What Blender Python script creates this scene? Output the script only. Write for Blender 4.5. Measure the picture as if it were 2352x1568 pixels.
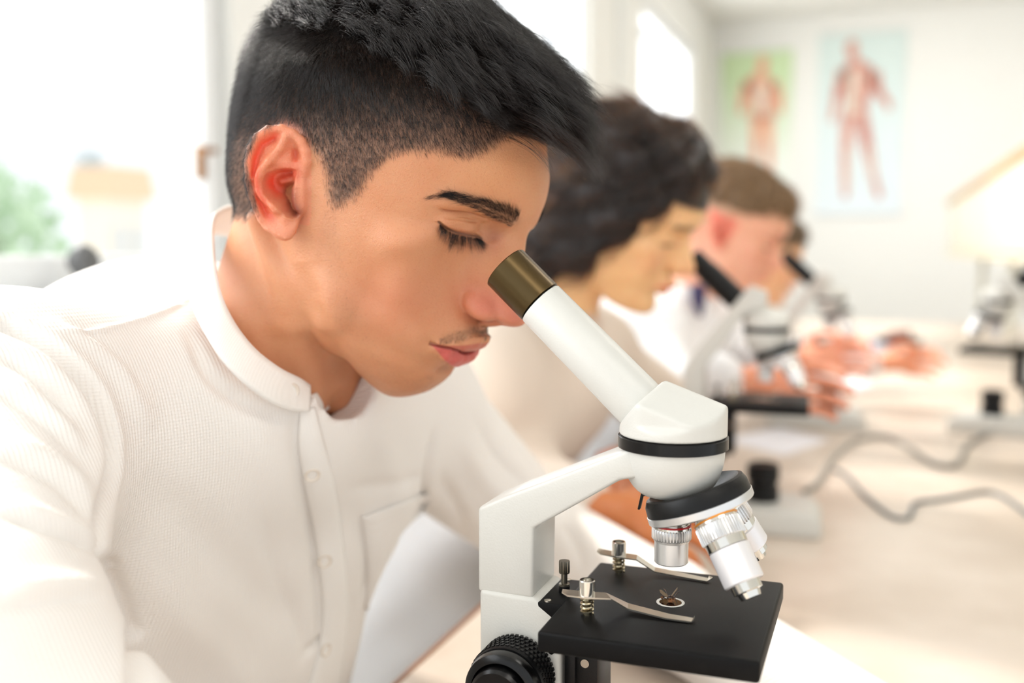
HEAD_H = .9
import bpy, bmesh, math, random
import numpy as np
from mathutils import Vector, Matrix
from mathutils.bvhtree import BVHTree

for _o in list(bpy.data.objects):
    bpy.data.objects.remove(_o, do_unlink=True)
SC = bpy.context.scene
COL = SC.collection
random.seed(7)
RNG = np.random.default_rng(7)

# ------------------------------------------------------------------ camera
FPX = 2352 * 35 / 36.0
PITCH = math.atan((784 - 570) / FPX)
YAW = math.atan((2025 - 1176) / FPX * math.cos(PITCH))
CAM = np.array([0.0, 0.0, 1.16])
CR = np.array([math.cos(YAW), math.sin(YAW), 0.0])
CF = np.array([-math.sin(YAW) * math.cos(PITCH), math.cos(YAW) * math.cos(PITCH), -math.sin(PITCH)])
CU = np.array([-math.sin(YAW) * math.sin(PITCH), math.cos(YAW) * math.sin(PITCH), math.cos(PITCH)])
cam_data = bpy.data.cameras.new('camera')
cam_data.lens = 35
cam_data.sensor_width = 36
cam_data.clip_start = 0.02
cam = bpy.data.objects.new('camera', cam_data)
COL.objects.link(cam)
cam.matrix_world = Matrix(((CR[0], CU[0], -CF[0], CAM[0]), (CR[1], CU[1], -CF[1], CAM[1]),
                           (CR[2], CU[2], -CF[2], CAM[2]), (0, 0, 0, 1)))
cam_data.dof.use_dof = True
cam_data.dof.focus_distance = 0.547
cam_data.dof.aperture_fstop = 3.1
SC.camera = cam


def ray(x, y):
    return CF + CR * (x - 1176) / FPX + CU * (784 - y) / FPX


def at(x, y, d):
    """the world point seen at (x, y) of the photograph, d metres along the optical axis"""
    return CAM + ray(x, y) * d


def atz(x, y, z):
    r = ray(x, y)
    return CAM + r * ((z - CAM[2]) / r[2])


def proj(P):
    v = np.asarray(P) - CAM
    return np.stack([1176 + FPX * (v @ CR) / (v @ CF), 784 - FPX * (v @ CU) / (v @ CF)], -1)


# ------------------------------------------------------------------ light
SC.view_settings.view_transform = 'Standard'
SC.view_settings.look = 'None'
SC.view_settings.gamma = 1
SC.view_settings.use_curve_mapping = False
SC.view_settings.exposure = 0.3
world = bpy.data.worlds.new('sky')
SC.world = world
world.use_nodes = True
_bg = world.node_tree.nodes['Background']
_bg.inputs['Color'].default_value = (0.93, 0.97, 1.0, 1)
_bg.inputs['Strength'].default_value = 1.02


def area_light(name, loc, target, sx, sy, power, color=(1, 1, 1)):
    ld = bpy.data.lights.new(name, 'AREA')
    ld.shape = 'RECTANGLE'
    ld.size, ld.size_y, ld.energy, ld.color = sx, sy, power, color
    o = bpy.data.objects.new(name, ld)
    COL.objects.link(o)
    o.location = loc
    o.rotation_euler = (Vector(target) - Vector(loc)).to_track_quat('-Z', 'Y').to_euler()
    return o


sun_d = bpy.data.lights.new('sun', 'SUN')
sun_d.energy = 3.6
sun_d.angle = math.radians(8)
sun_d.color = (1.0, 0.95, 0.88)
sun = bpy.data.objects.new('sun', sun_d)
COL.objects.link(sun)
sun.rotation_euler = Vector((0.66, -0.30, -0.62)).to_track_quat('-Z', 'Y').to_euler()
# daylight standing in the three windows of the left wall
area_light('window_daylight_1', (-1.45, -.35, 1.75), (1, .1, 1.2), 2.4, 1.3, 29, (.95, .98, 1))
area_light('window_daylight_2', (-1.42, 3.02, 1.76), (1, 3.0, 1.5), 1.9, 1.25, 38, (.95, .98, 1))
area_light('window_daylight_3', (-1.42, 5.7, 1.76), (1, 5.7, 1.5), 1.4, 1.25, 24, (.95, .98, 1))
# unseen fill lights added under the ceiling to brighten the room
area_light('ceiling_fill_1', (.9, 2.2, 2.66), (.9, 2.2, 0), 1.2, .5, 9, (1, .96, .9))
area_light('ceiling_fill_2', (.8, 5.3, 2.66), (.7, 5.7, 0), 1.2, .5, 20, (1, .97, .93))
area_light('ceiling_fill_3', (.9, -.6, 2.66), (.6, -.2, 0), 1.2, .5, 7, (1, .95, .88))


# ------------------------------------------------------------------ materials
def srgb(r, g, b):
    return tuple(((c / 255) / 12.92 if c / 255 <= 0.04045 else ((c / 255 + 0.055) / 1.055) ** 2.4) for c in (r, g, b)) + (1,)


MATS = {}


def mat(name, color, rough=0.5, metal=0.0, **kw):
    if name in MATS:
        return MATS[name]
    m = bpy.data.materials.new(name)
    m.use_nodes = True
    nt = m.node_tree
    b = nt.nodes['Principled BSDF']
    b.inputs['Base Color'].default_value = color
    b.inputs['Roughness'].default_value = rough
    b.inputs['Metallic'].default_value = metal
    for k, v in kw.items():
        if k in ('noise', 'bump', 'bump_scale', 'mix'):
            continue
        b.inputs[k.replace('_', ' ')].default_value = v
    if 'bump' in kw:
        tc = nt.nodes.new('ShaderNodeTexCoord')
        n = nt.nodes.new('ShaderNodeTexNoise')
        n.inputs['Scale'].default_value = kw.get('bump_scale', 400)
        n.inputs['Detail'].default_value = 3
        bp = nt.nodes.new('ShaderNodeBump')
        bp.inputs['Strength'].default_value = kw['bump']
        bp.inputs['Distance'].default_value = 0.001
        nt.links.new(tc.outputs['Object'], n.inputs['Vector'])
        nt.links.new(n.outputs['Fac'], bp.inputs['Height'])
        nt.links.new(bp.outputs['Normal'], b.inputs['Normal'])
    if 'mix' in kw:
        col2, scale, lo, hi = kw['mix']
        tc = nt.nodes.new('ShaderNodeTexCoord')
        n = nt.nodes.new('ShaderNodeTexNoise')
        n.inputs['Scale'].default_value = scale
        n.inputs['Detail'].default_value = 4
        r = nt.nodes.new('ShaderNodeValToRGB')
        r.color_ramp.elements[0].position, r.color_ramp.elements[1].position = lo, hi
        r.color_ramp.elements[0].color, r.color_ramp.elements[1].color = color, col2
        nt.links.new(tc.outputs['Object'], n.inputs['Vector'])
        nt.links.new(n.outputs['Fac'], r.inputs['Fac'])
        nt.links.new(r.outputs['Color'], b.inputs['Base Color'])
    MATS[name] = m
    return m


# ------------------------------------------------------------------ objects
def empty(name, loc=(0, 0, 0), label=None, cat=None, group=None, kind=None):
    o = bpy.data.objects.new(name, None)
    COL.objects.link(o)
    o.location = loc
    tag(o, label, cat, group, kind)
    return o


def tag(o, label=None, cat=None, group=None, kind=None):
    for k, v in (('label', label), ('category', cat), ('group', group), ('kind', kind)):
        if v:
            o[k] = v
    return o


def put(name, me, m=None, parent=None, smooth=True, label=None, cat=None, group=None, kind=None):
    """link a mesh (built in world space, or in the parent's space with a matrix) as one object"""
    if m is not None:
        me.materials.clear()
        for x in (m if isinstance(m, (list, tuple)) else [m]):
            me.materials.append(x)
    if smooth:
        me.polygons.foreach_set('use_smooth', [True] * len(me.polygons))
    o = bpy.data.objects.new(name, me)
    COL.objects.link(o)
    if parent is not None:
        o.parent = parent
        # vertices are given in world space: undo the chain of parents
        chain = Matrix.Identity(4)
        p = parent
        while p is not None:
            chain = (p.matrix_parent_inverse @ p.matrix_basis) @ chain
            p = p.parent
        o.matrix_parent_inverse = chain.inverted()
    tag(o, label, cat, group, kind)
    return o


def from_np(name, V, Fq):
    me = bpy.data.meshes.new(name)
    V = np.asarray(V, dtype=np.float32)
    Fq = np.asarray(Fq, dtype=np.int32)
    n = Fq.shape[1]
    me.vertices.add(len(V))
    me.vertices.foreach_set('co', V.ravel())
    me.loops.add(Fq.size)
    me.loops.foreach_set('vertex_index', Fq.ravel())
    me.polygons.add(len(Fq))
    me.polygons.foreach_set('loop_start', np.arange(0, Fq.size, n, dtype=np.int32))
    me.update(calc_edges=True)
    return me


class MB:
    """collects simple solids (in a local frame M) and builds one mesh"""

    def __init__(self, M=None):
        self.bm = bmesh.new()
        self.M = M or Matrix.Identity(4)

    def _fin(self, geom):
        bmesh.ops.transform(self.bm, matrix=self.M, verts=geom)

    def box(self, c, s, rot=None, bevel=0.0, seg=2):
        r = bmesh.ops.create_cube(self.bm, size=1)
        vs = r['verts']
        T = Matrix.Translation(c) @ (rot.to_4x4() if rot else Matrix.Identity(4)) @ Matrix.Diagonal((*s, 1))
        bmesh.ops.transform(self.bm, matrix=T, verts=vs)
        if bevel > 0:
            es = list({e for v in vs for e in v.link_edges})
            rr = bmesh.ops.bevel(self.bm, geom=es, offset=bevel, segments=seg, affect='EDGES', profile=0.5)
            vs = list({v for f in rr['faces'] for v in f.verts} | {v for v in vs if v.is_valid})
            # every vertex of the island
            seen = set(vs)
            st = list(vs)
            while st:
                v = st.pop()
                for e in v.link_edges:
                    w = e.other_vert(v)
                    if w not in seen:
                        seen.add(w)
                        st.append(w)
            vs = list(seen)
        self._fin(vs)
        return self

    def lathe(self, prof, a, b, n=32, cap=True):
        """profile [(t, r)...] swept around the axis a->b, t in metres from a"""
        a, b = Vector(a), Vector(b)
        ax = (b - a).normalized()
        u = ax.orthogonal().normalized()
        w = ax.cross(u)
        rings = []
        new = []
        for t, r in prof:
            c = a + ax * t
            ring = [self.bm.verts.new(c + (u * math.cos(2 * math.pi * i / n) + w * math.sin(2 * math.pi * i / n)) * max(r, 1e-6)) for i in range(n)]
            rings.append(ring)
            new += ring
        for r0, r1 in zip(rings, rings[1:]):
            for i in range(n):
                self.bm.faces.new((r0[i], r0[(i + 1) % n], r1[(i + 1) % n], r1[i]))
        if cap:
            self.bm.faces.new(rings[0][::-1])
            self.bm.faces.new(rings[-1])
        self._fin(new)
        return self

    def tube(self, pts, r, n=12, cap=True):
        pts = [Vector(p) for p in pts]
        rr = r if isinstance(r, (list, tuple)) else [r] * len(pts)
        prev = None
        rings = []
        new = []
        for i, p in enumerate(pts):
            d = (pts[min(i + 1, len(pts) - 1)] - pts[max(i - 1, 0)]).normalized()
            if prev is None:
                u = d.orthogonal().normalized()
            else:
                u = (prev - d * prev.dot(d))
                u = u.normalized() if u.length > 1e-6 else d.orthogonal().normalized()
            prev = u
            w = d.cross(u)
            ring = [self.bm.verts.new(p + (u * math.cos(2 * math.pi * k / n) + w * math.sin(2 * math.pi * k / n)) * rr[i]) for k in range(n)]
            rings.append(ring)
            new += ring
        for r0, r1 in zip(rings, rings[1:]):
            for k in range(n):
                self.bm.faces.new((r0[k], r0[(k + 1) % n], r1[(k + 1) % n], r1[k]))
        if cap:
            self.bm.faces.new(rings[0][::-1])
            self.bm.faces.new(rings[-1])
        self._fin(new)
        return self

    def prism(self, poly, axis_fn, d0, d1, bevel=0.0, seg=2):
        """polygon [(p, q)...] extruded from d0 to d1; axis_fn(p, q, d) -> point"""
        a = [self.bm.verts.new(axis_fn(p, q, d0)) for p, q in poly]
        b = [self.bm.verts.new(axis_fn(p, q, d1)) for p, q in poly]
        n = len(poly)
        fs = [self.bm.faces.new(a[::-1]), self.bm.faces.new(b)]
        for i in range(n):
            fs.append(self.bm.faces.new((a[i], a[(i + 1) % n], b[(i + 1) % n], b[i])))
        bmesh.ops.recalc_face_normals(self.bm, faces=fs)
        vs = a + b
        if bevel > 0:
            es = list({e for f in fs for e in f.edges})
            bmesh.ops.bevel(self.bm, geom=es, offset=bevel, segments=seg, affect='EDGES', profile=0.5, clamp_overlap=True)
            seen = {v for v in vs if v.is_valid}
            st = list(seen)
            if not st:
                st = [v for v in self.bm.verts]
                seen = set(st)
            while st:
                v = st.pop()
                for e in v.link_edges:
                    w = e.other_vert(v)
                    if w not in seen:
                        seen.add(w)
                        st.append(w)
            vs = list(seen)
        self._fin(vs)
        return self

    def build(self, name, m, parent=None, smooth=True, angle=35, **kw):
        bmesh.ops.recalc_face_normals(self.bm, faces=self.bm.faces)
        me = bpy.data.meshes.new(name)
        self.bm.to_mesh(me)
        self.bm.free()
        o = put(name, me, m, parent, smooth, **kw)
        if smooth and angle < 180:
            me.set_sharp_from_angle(angle=math.radians(angle))
        return o


def catmull(pts, n=8):
    P = [np.asarray(p, float) for p in pts]
    P = [2 * P[0] - P[1]] + P + [2 * P[-1] - P[-2]]
    out = []
    for i in range(1, len(P) - 2):
        for k in range(n):
            t = k / n
            out.append(0.5 * (2 * P[i] + (P[i + 1] - P[i - 1]) * t + (2 * P[i - 1] - 5 * P[i] + 4 * P[i + 1] - P[i + 2]) * t * t
                              + (3 * P[i] - P[i - 1] - 3 * P[i + 1] + P[i + 2]) * t ** 3))
    out.append(P[-2])
    return np.array(out)


# ------------------------------------------------------------------ implicit sculpting
def smin(a, b, k):
    h = np.clip(0.5 + 0.5 * (b - a) / k, 0, 1)
    return b + (a - b) * h - k * h * (1 - h)


def smax(a, b, k):
    return -smin(-a, -b, k)


def ell(X, Y, Z, c, r, R=None):
    x, y, z = X - c[0], Y - c[1], Z - c[2]
    if R is not None:
        x, y, z = (R[0][0] * x + R[0][1] * y + R[0][2] * z, R[1][0] * x + R[1][1] * y + R[1][2] * z, R[2][0] * x + R[2][1] * y + R[2][2] * z)
    k0 = np.sqrt((x / r[0]) ** 2 + (y / r[1]) ** 2 + (z / r[2]) ** 2)
    k1 = np.sqrt((x / r[0] ** 2) ** 2 + (y / r[1] ** 2) ** 2 + (z / r[2] ** 2) ** 2)
    return k0 * (k0 - 1) / np.maximum(k1, 1e-9)


def cone(X, Y, Z, a, b, ra, rb):
    a = np.asarray(a, float)
    b = np.asarray(b, float)
    d = b - a
    L2 = float(d @ d) + 1e-12
    t = np.clip(((X - a[0]) * d[0] + (Y - a[1]) * d[1] + (Z - a[2]) * d[2]) / L2, 0, 1)
    return np.sqrt((X - a[0] - d[0] * t) ** 2 + (Y - a[1] - d[1] * t) ** 2 + (Z - a[2] - d[2] * t) ** 2) - (ra + (rb - ra) * t)


class Vol:
    def __init__(self, lo, hi, h):
        self.lo, self.h = np.array(lo, float), float(h)
        self.n = np.ceil((np.array(hi) - self.lo) / h).astype(int) + 1
        self.ax = [np.float32(self.lo[i]) + np.float32(h) * np.arange(self.n[i], dtype=np.float32) for i in range(3)]
        self.f = np.full(self.n, 1e3, np.float32)

    def sub(self, box):
        s = []
        for i in range(3):
            a = 0 if box is None else int(np.clip(np.floor((box[0][i] - self.lo[i]) / self.h), 0, self.n[i]))
            b = self.n[i] if box is None else int(np.clip(np.ceil((box[1][i] - self.lo[i]) / self.h) + 1, 0, self.n[i]))
            s.append(slice(a, b))
        g = (self.ax[0][s[0]][:, None, None], self.ax[1][s[1]][None, :, None], self.ax[2][s[2]][None, None, :])
        return tuple(s), g

    def op(self, fn, k, box=None, mode='add'):
        s, g = self.sub(box)
        if min(x.stop - x.start for x in s) <= 0:
            return
        v = np.asarray(fn(*g), np.float32)
        cur = self.f[s]
        if mode == 'add':
            self.f[s] = smin(cur, v, k)
        elif mode == 'cut':
            self.f[s] = smax(cur, -v, k)
        else:
            self.f[s] = cur + v

    def cone(self, a, b, ra, rb, k, mode='add'):
        a, b = np.asarray(a, float), np.asarray(b, float)
        m = max(ra, rb) + k * 1.5 + 2 * self.h
        self.op(lambda X, Y, Z: cone(X, Y, Z, a, b, ra, rb), k, (np.minimum(a, b) - m, np.maximum(a, b) + m), mode)

    def chain(self, pts, rs, k, mode='add', kk=None):
        """one smooth rope through pts, blended into the volume with k"""
        pts = [np.asarray(p, float) for p in pts]
        m = max(rs) + k * 1.5 + 2 * self.h
        P = np.array(pts)

        def fn(X, Y, Z):
            v = None
            for i in range(len(pts) - 1):
                c = cone(X, Y, Z, pts[i], pts[i + 1], rs[i], rs[i + 1])
                v = c if v is None else smin(v, c, kk or min(rs) * 0.6)
            return v
        self.op(fn, k, (P.min(0) - m, P.max(0) + m), mode)

    def ell(self, c, r, k, R=None, mode='add'):
        m = max(r) + k * 1.5 + 2 * self.h
        c = np.asarray(c, float)
        self.op(lambda X, Y, Z: ell(X, Y, Z, c, r, R), k, (c - m, c + m), mode)

    def mesh(self, smooth=1):
        f = self.f
        nx, ny, nz = f.shape
        ins = f < 0
        c = np.zeros((nx - 1, ny - 1, nz - 1), np.int8)
        for i in (0, 1):
            for j in (0, 1):
                for k in (0, 1):
                    c += ins[i:nx - 1 + i, j:ny - 1 + j, k:nz - 1 + k]
        act = (c > 0) & (c < 8)
        I, J, K = np.nonzero(act)
        idx = np.full(act.shape, -1, np.int32)
        idx[I, J, K] = np.arange(len(I))
        acc = np.zeros((len(I), 3))
        cnt = np.zeros(len(I))
        cor = [(i, j, k) for i in (0, 1) for j in (0, 1) for k in (0, 1)]
        for a in range(8):
            for b in range(a + 1, 8):
                d = [cor[b][t] - cor[a][t] for t in range(3)]
                if sum(abs(x) for x in d) != 1:
                    continue
                fa = f[I + cor[a][0], J + cor[a][1], K + cor[a][2]]
                fb = f[I + cor[b][0], J + cor[b][1], K + cor[b][2]]
                m = (fa < 0) != (fb < 0)
                t = np.where(m, fa / np.where(m, fa - fb, 1), 0)
                for q in range(3):
                    acc[:, q] += np.where(m, cor[a][q] + d[q] * t, 0)
                cnt += m
        V = np.stack([I, J, K], 1) + acc / cnt[:, None]
        quads = []
        for ax in range(3):
            o1, o2 = [(1, 2), (2, 0), (0, 1)][ax]
            sl0 = [slice(None)] * 3
            sl1 = [slice(None)] * 3
            sl0[ax] = slice(0, -1)
            sl1[ax] = slice(1, None)
            A, B = ins[tuple(sl0)], ins[tuple(sl1)]
            E = np.argwhere(A != B)
            ok = (E[:, o1] > 0) & (E[:, o2] > 0) & (E[:, o1] < f.shape[o1] - 1) & (E[:, o2] < f.shape[o2] - 1)
            E = E[ok]
            flip = A[E[:, 0], E[:, 1], E[:, 2]]

            def cell(a, b):
                G = E.copy()
                G[:, o1] -= a
                G[:, o2] -= b
                return idx[G[:, 0], G[:, 1], G[:, 2]]
            q = np.stack([cell(1, 1), cell(0, 1), cell(0, 0), cell(1, 0)], 1)
            q[~flip] = q[~flip][:, ::-1]
            quads.append(q)
        Q = np.concatenate(quads)
        Q = Q[(Q >= 0).all(1)]
        for _ in range(smooth):
            S = np.zeros_like(V)
            n = np.zeros(len(V))
            for t in range(4):
                a, b = Q[:, t], Q[:, (t + 1) % 4]
                for q3 in range(3):
                    S[:, q3] += np.bincount(a, V[b, q3], len(V)) + np.bincount(b, V[a, q3], len(V))
                n += np.bincount(a, minlength=len(V)) + np.bincount(b, minlength=len(V))
            V = V * 0.5 + 0.5 * S / np.maximum(n, 1)[:, None]
        return self.lo + V * self.h, Q


def vnormals(V, Q):
    n = np.cross(V[Q[:, 2]] - V[Q[:, 0]], V[Q[:, 3 % Q.shape[1]]] - V[Q[:, 1]]) if Q.shape[1] == 4 else np.cross(V[Q[:, 1]] - V[Q[:, 0]], V[Q[:, 2]] - V[Q[:, 0]])
    N = np.zeros_like(V)
    for t in range(Q.shape[1]):
        for c in range(3):
            N[:, c] += np.bincount(Q[:, t], n[:, c], len(V))
    return N / np.maximum(np.linalg.norm(N, axis=1), 1e-12)[:, None]


def polydist(P, line):
    """distance of every point to a polyline and the parameter 0..1 along it"""
    line = np.asarray(line, float)
    best = np.full(len(P), 1e9)
    par = np.zeros(len(P))
    n = len(line) - 1
    for i in range(n):
        a, d = line[i], line[i + 1] - line[i]
        L2 = d @ d + 1e-15
        t = np.clip(((P - a) @ d) / L2, 0, 1)
        dd = np.linalg.norm(P - a - t[:, None] * d, axis=1)
        m = dd < best
        best[m] = dd[m]
        par[m] = (i + t[m]) / n
    return best, par


class Surf:
    """a mesh being sculpted in world space: cast photo points onto it, press or raise strokes"""

    def __init__(self, V, Q):
        self.V, self.Q = V, Q
        self.re()

    def re(self):
        self.N = vnormals(self.V, self.Q)
        self.bvh = BVHTree.FromPolygons([tuple(v) for v in self.V.tolist()], self.Q.tolist())

    def hit(self, x, y):
        r = ray(x, y)
        h = self.bvh.ray_cast(Vector(CAM), Vector(r).normalized())
        return np.array(h[0]) if h[0] is not None else None

    def line(self, pts, n=6):
        L = catmull(pts, n) if len(pts) > 2 else np.array([np.asarray(pts[0], float) + (np.asarray(pts[-1], float) - np.asarray(pts[0], float)) * k / 10 for k in range(11)])
        out = []
        for p in L:
            h = self.hit(*p)
            if h is not None:
                out.append(h)
        return np.array(out)

    def stroke(self, pts, width, depth, taper=True, shape='gauss', mirror=None):
        """raise (depth>0) or press (depth<0) along photo-pixel points; metres"""
        L = self.line(pts)
        if len(L) < 2:
            return
        w = width
        self._apply(L, w, depth, taper, shape)
        if mirror:
            self._apply(mirror(L), w, depth, taper, shape)

    def _apply(self, L, w, depth, taper, shape):
        lo, hi = L.min(0) - 4 * w, L.max(0) + 4 * w
        sel = np.nonzero(((self.V > lo) & (self.V < hi)).all(1))[0]
        P = self.V[sel]
        d, t = polydist(P, L)
        if shape == 'gauss':
            g = np.exp(-(d / w) ** 2)
        else:
            g = np.exp(-(d / w) ** 2) - 0.45 * np.exp(-((d - 2.0 * w) / (1.1 * w)) ** 2)
        if taper:
            g = g * np.clip(np.minimum(t, 1 - t) * 4 + 0.05, 0, 1) ** 0.7
        self.V[sel] += self.N[sel] * (g * depth)[:, None]
# ================================================================== the head, sculpted in millimetres
# x = the person's right, y = forward, z = up, origin between the ears
FACE = {
    118: [(0, 58), (12, 56), (24, 48), (32, 38), (37, 25), (38, 10), (38, -5), (0, -40)],
    105: [(0, 77), (16, 75), (32, 65), (43, 52), (50, 34), (53, 15), (53, -8), (0, -55)],
    90: [(0, 90), (20, 87), (38, 76), (50, 61), (59, 40), (63, 15), (64, -10), (0, -60)],
    75: [(0, 97), (20, 95), (40, 84), (54, 70), (65, 45), (73, 15), (75, -15), (0, -60)],
    60: [(0, 101), (20, 99.5), (40, 90), (54, 74), (64, 50), (71, 20), (74, -10), (0, -60)],
    45: [(0, 102), (20, 100), (38, 93), (51, 79), (60, 60), (67, 33), (72, 0), (0, -60)],
    35: [(0, 98), (15, 98), (30, 95), (44, 86), (53, 72), (60, 52), (67, 25), (71, -5), (0, -60)],
    20: [(0, 88), (12, 80), (20, 73), (32, 71.5), (43, 67), (51, 60), (59, 46), (66, 22), (70, -5), (0, -50)],
    5: [(0, 87), (14, 80), (30, 78.5), (45, 73), (56, 60), (64, 40), (68, 15), (69, -10), (0, -40)],
    -10: [(0, 89), (15, 87), (30, 82.5), (44, 74), (55, 61), (62, 42), (66, 18), (66, -12), (0, -30)],
    -24: [(0, 93), (15, 91), (28, 85), (40, 75), (50, 61), (57, 43), (61, 20), (62, -8), (0, -20)],
    -33: [(0, 100.5), (10, 98.5), (22, 90.5), (34, 79.5), (45, 63), (54, 42), (58, 20), (59, -4), (0, -14)],
    -42: [(0, 98.5), (12, 95.5), (25, 88), (36, 77), (46, 61), (53, 42), (57, 20), (57, 0), (0, -10)],
    -58: [(0, 92), (12, 90), (23, 83), (33, 72), (43, 55), (50, 37), (54, 16), (52, 2), (0, 0)],
    -70: [(0, 93.5), (10, 92), (20, 86), (29, 75), (38, 57), (45, 38), (48, 20), (40, 8), (0, 8)],
    -80: [(0, 94), (10, 92), (19, 85), (26, 73), (33, 56), (38, 40), (36, 24), (25, 18), (0, 18)],
    -88: [(0, 89), (9, 87), (16, 80), (21, 69), (26, 55), (28, 42), (22, 32), (12, 28), (0, 28)],
    -94: [(0, 74), (6, 73), (10, 69), (13, 62), (14, 54), (13, 46), (9, 41), (4, 39), (0, 39)],
    -104: [(0, 46), (.5, 46), (1, 45.7), (1, 45.3), (1, 45), (1, 44.7), (.8, 44.4), (.4, 44.2), (0, 44)],
}
FC_Y = 45.0


def face_table():
    zs = sorted(FACE)
    th = np.linspace(0, math.pi, 61)
    T = []
    for z in zs:
        P = np.array(FACE[z], float)
        a = np.arctan2(P[:, 0], P[:, 1] - FC_Y)
        a[-1] = math.pi
        r = np.hypot(P[:, 0], P[:, 1] - FC_Y)
        # cardinal interpolation over the angle
        o = np.argsort(a)
        a, r = a[o], r[o]
        m = np.gradient(r, a)
        m[0] = 0
        i = np.clip(np.searchsorted(a, th) - 1, 0, len(a) - 2)
        h = a[i + 1] - a[i]
        t = np.clip((th - a[i]) / h, 0, 1)
        T.append((2 * t ** 3 - 3 * t ** 2 + 1) * r[i] + (t ** 3 - 2 * t ** 2 + t) * h * m[i] + (-2 * t ** 3 + 3 * t ** 2) * r[i + 1] + (t ** 3 - t ** 2) * h * m[i + 1])
    T = np.array(T)
    T[0] -= 45
    zz = np.arange(-106, 119, 1.0)
    G = np.zeros((len(zz), 61))
    zs = np.array(zs, float)
    for j in range(61):
        r = T[:, j]
        m = np.gradient(r, zs)
        i = np.clip(np.searchsorted(zs, zz) - 1, 0, len(zs) - 2)
        h = zs[i + 1] - zs[i]
        t = np.clip((zz - zs[i]) / h, 0, 1)
        G[:, j] = (2 * t ** 3 - 3 * t ** 2 + 1) * r[i] + (t ** 3 - 2 * t ** 2 + t) * h * m[i] + (-2 * t ** 3 + 3 * t ** 2) * r[i + 1] + (t ** 3 - t ** 2) * h * m[i + 1]
    return zz, G


FZ, FG = face_table()


def face_fn(X, Y, Z):
    A = np.abs(X)
    th = np.arctan2(A, Y - FC_Y) / math.pi * 60
    rho = np.sqrt(A * A + (Y - FC_Y) ** 2)
    i = np.clip(th.astype(int), 0, 59)
    ft = th - i
    z = Z + 0 * rho
    k = np.clip((z - FZ[0]).astype(int), 0, len(FZ) - 2)
    fz = np.clip(z - FZ[0] - k, -1, 2)
    i = i + np.zeros_like(k)
    r = (FG[k, i] * (1 - ft) + FG[k, i + 1] * ft) * (1 - fz) + (FG[k + 1, i] * (1 - ft) + FG[k + 1, i + 1] * ft) * fz
    out = (rho - r) * 0.92
    out = np.where(z < -104, out + 20, out)
    return np.where(z > 112, smax(out, (z - 120) * 1.0, 12), out)


def lid_margin(A):
    """height of the closed upper lid's edge over the lateral position"""
    u = np.clip((A - 17) / 29.0, 0, 1)
    return 16.0 + 2.0 * u - 7.5 * (4 * u * (1 - u)) ** 0.8


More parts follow.
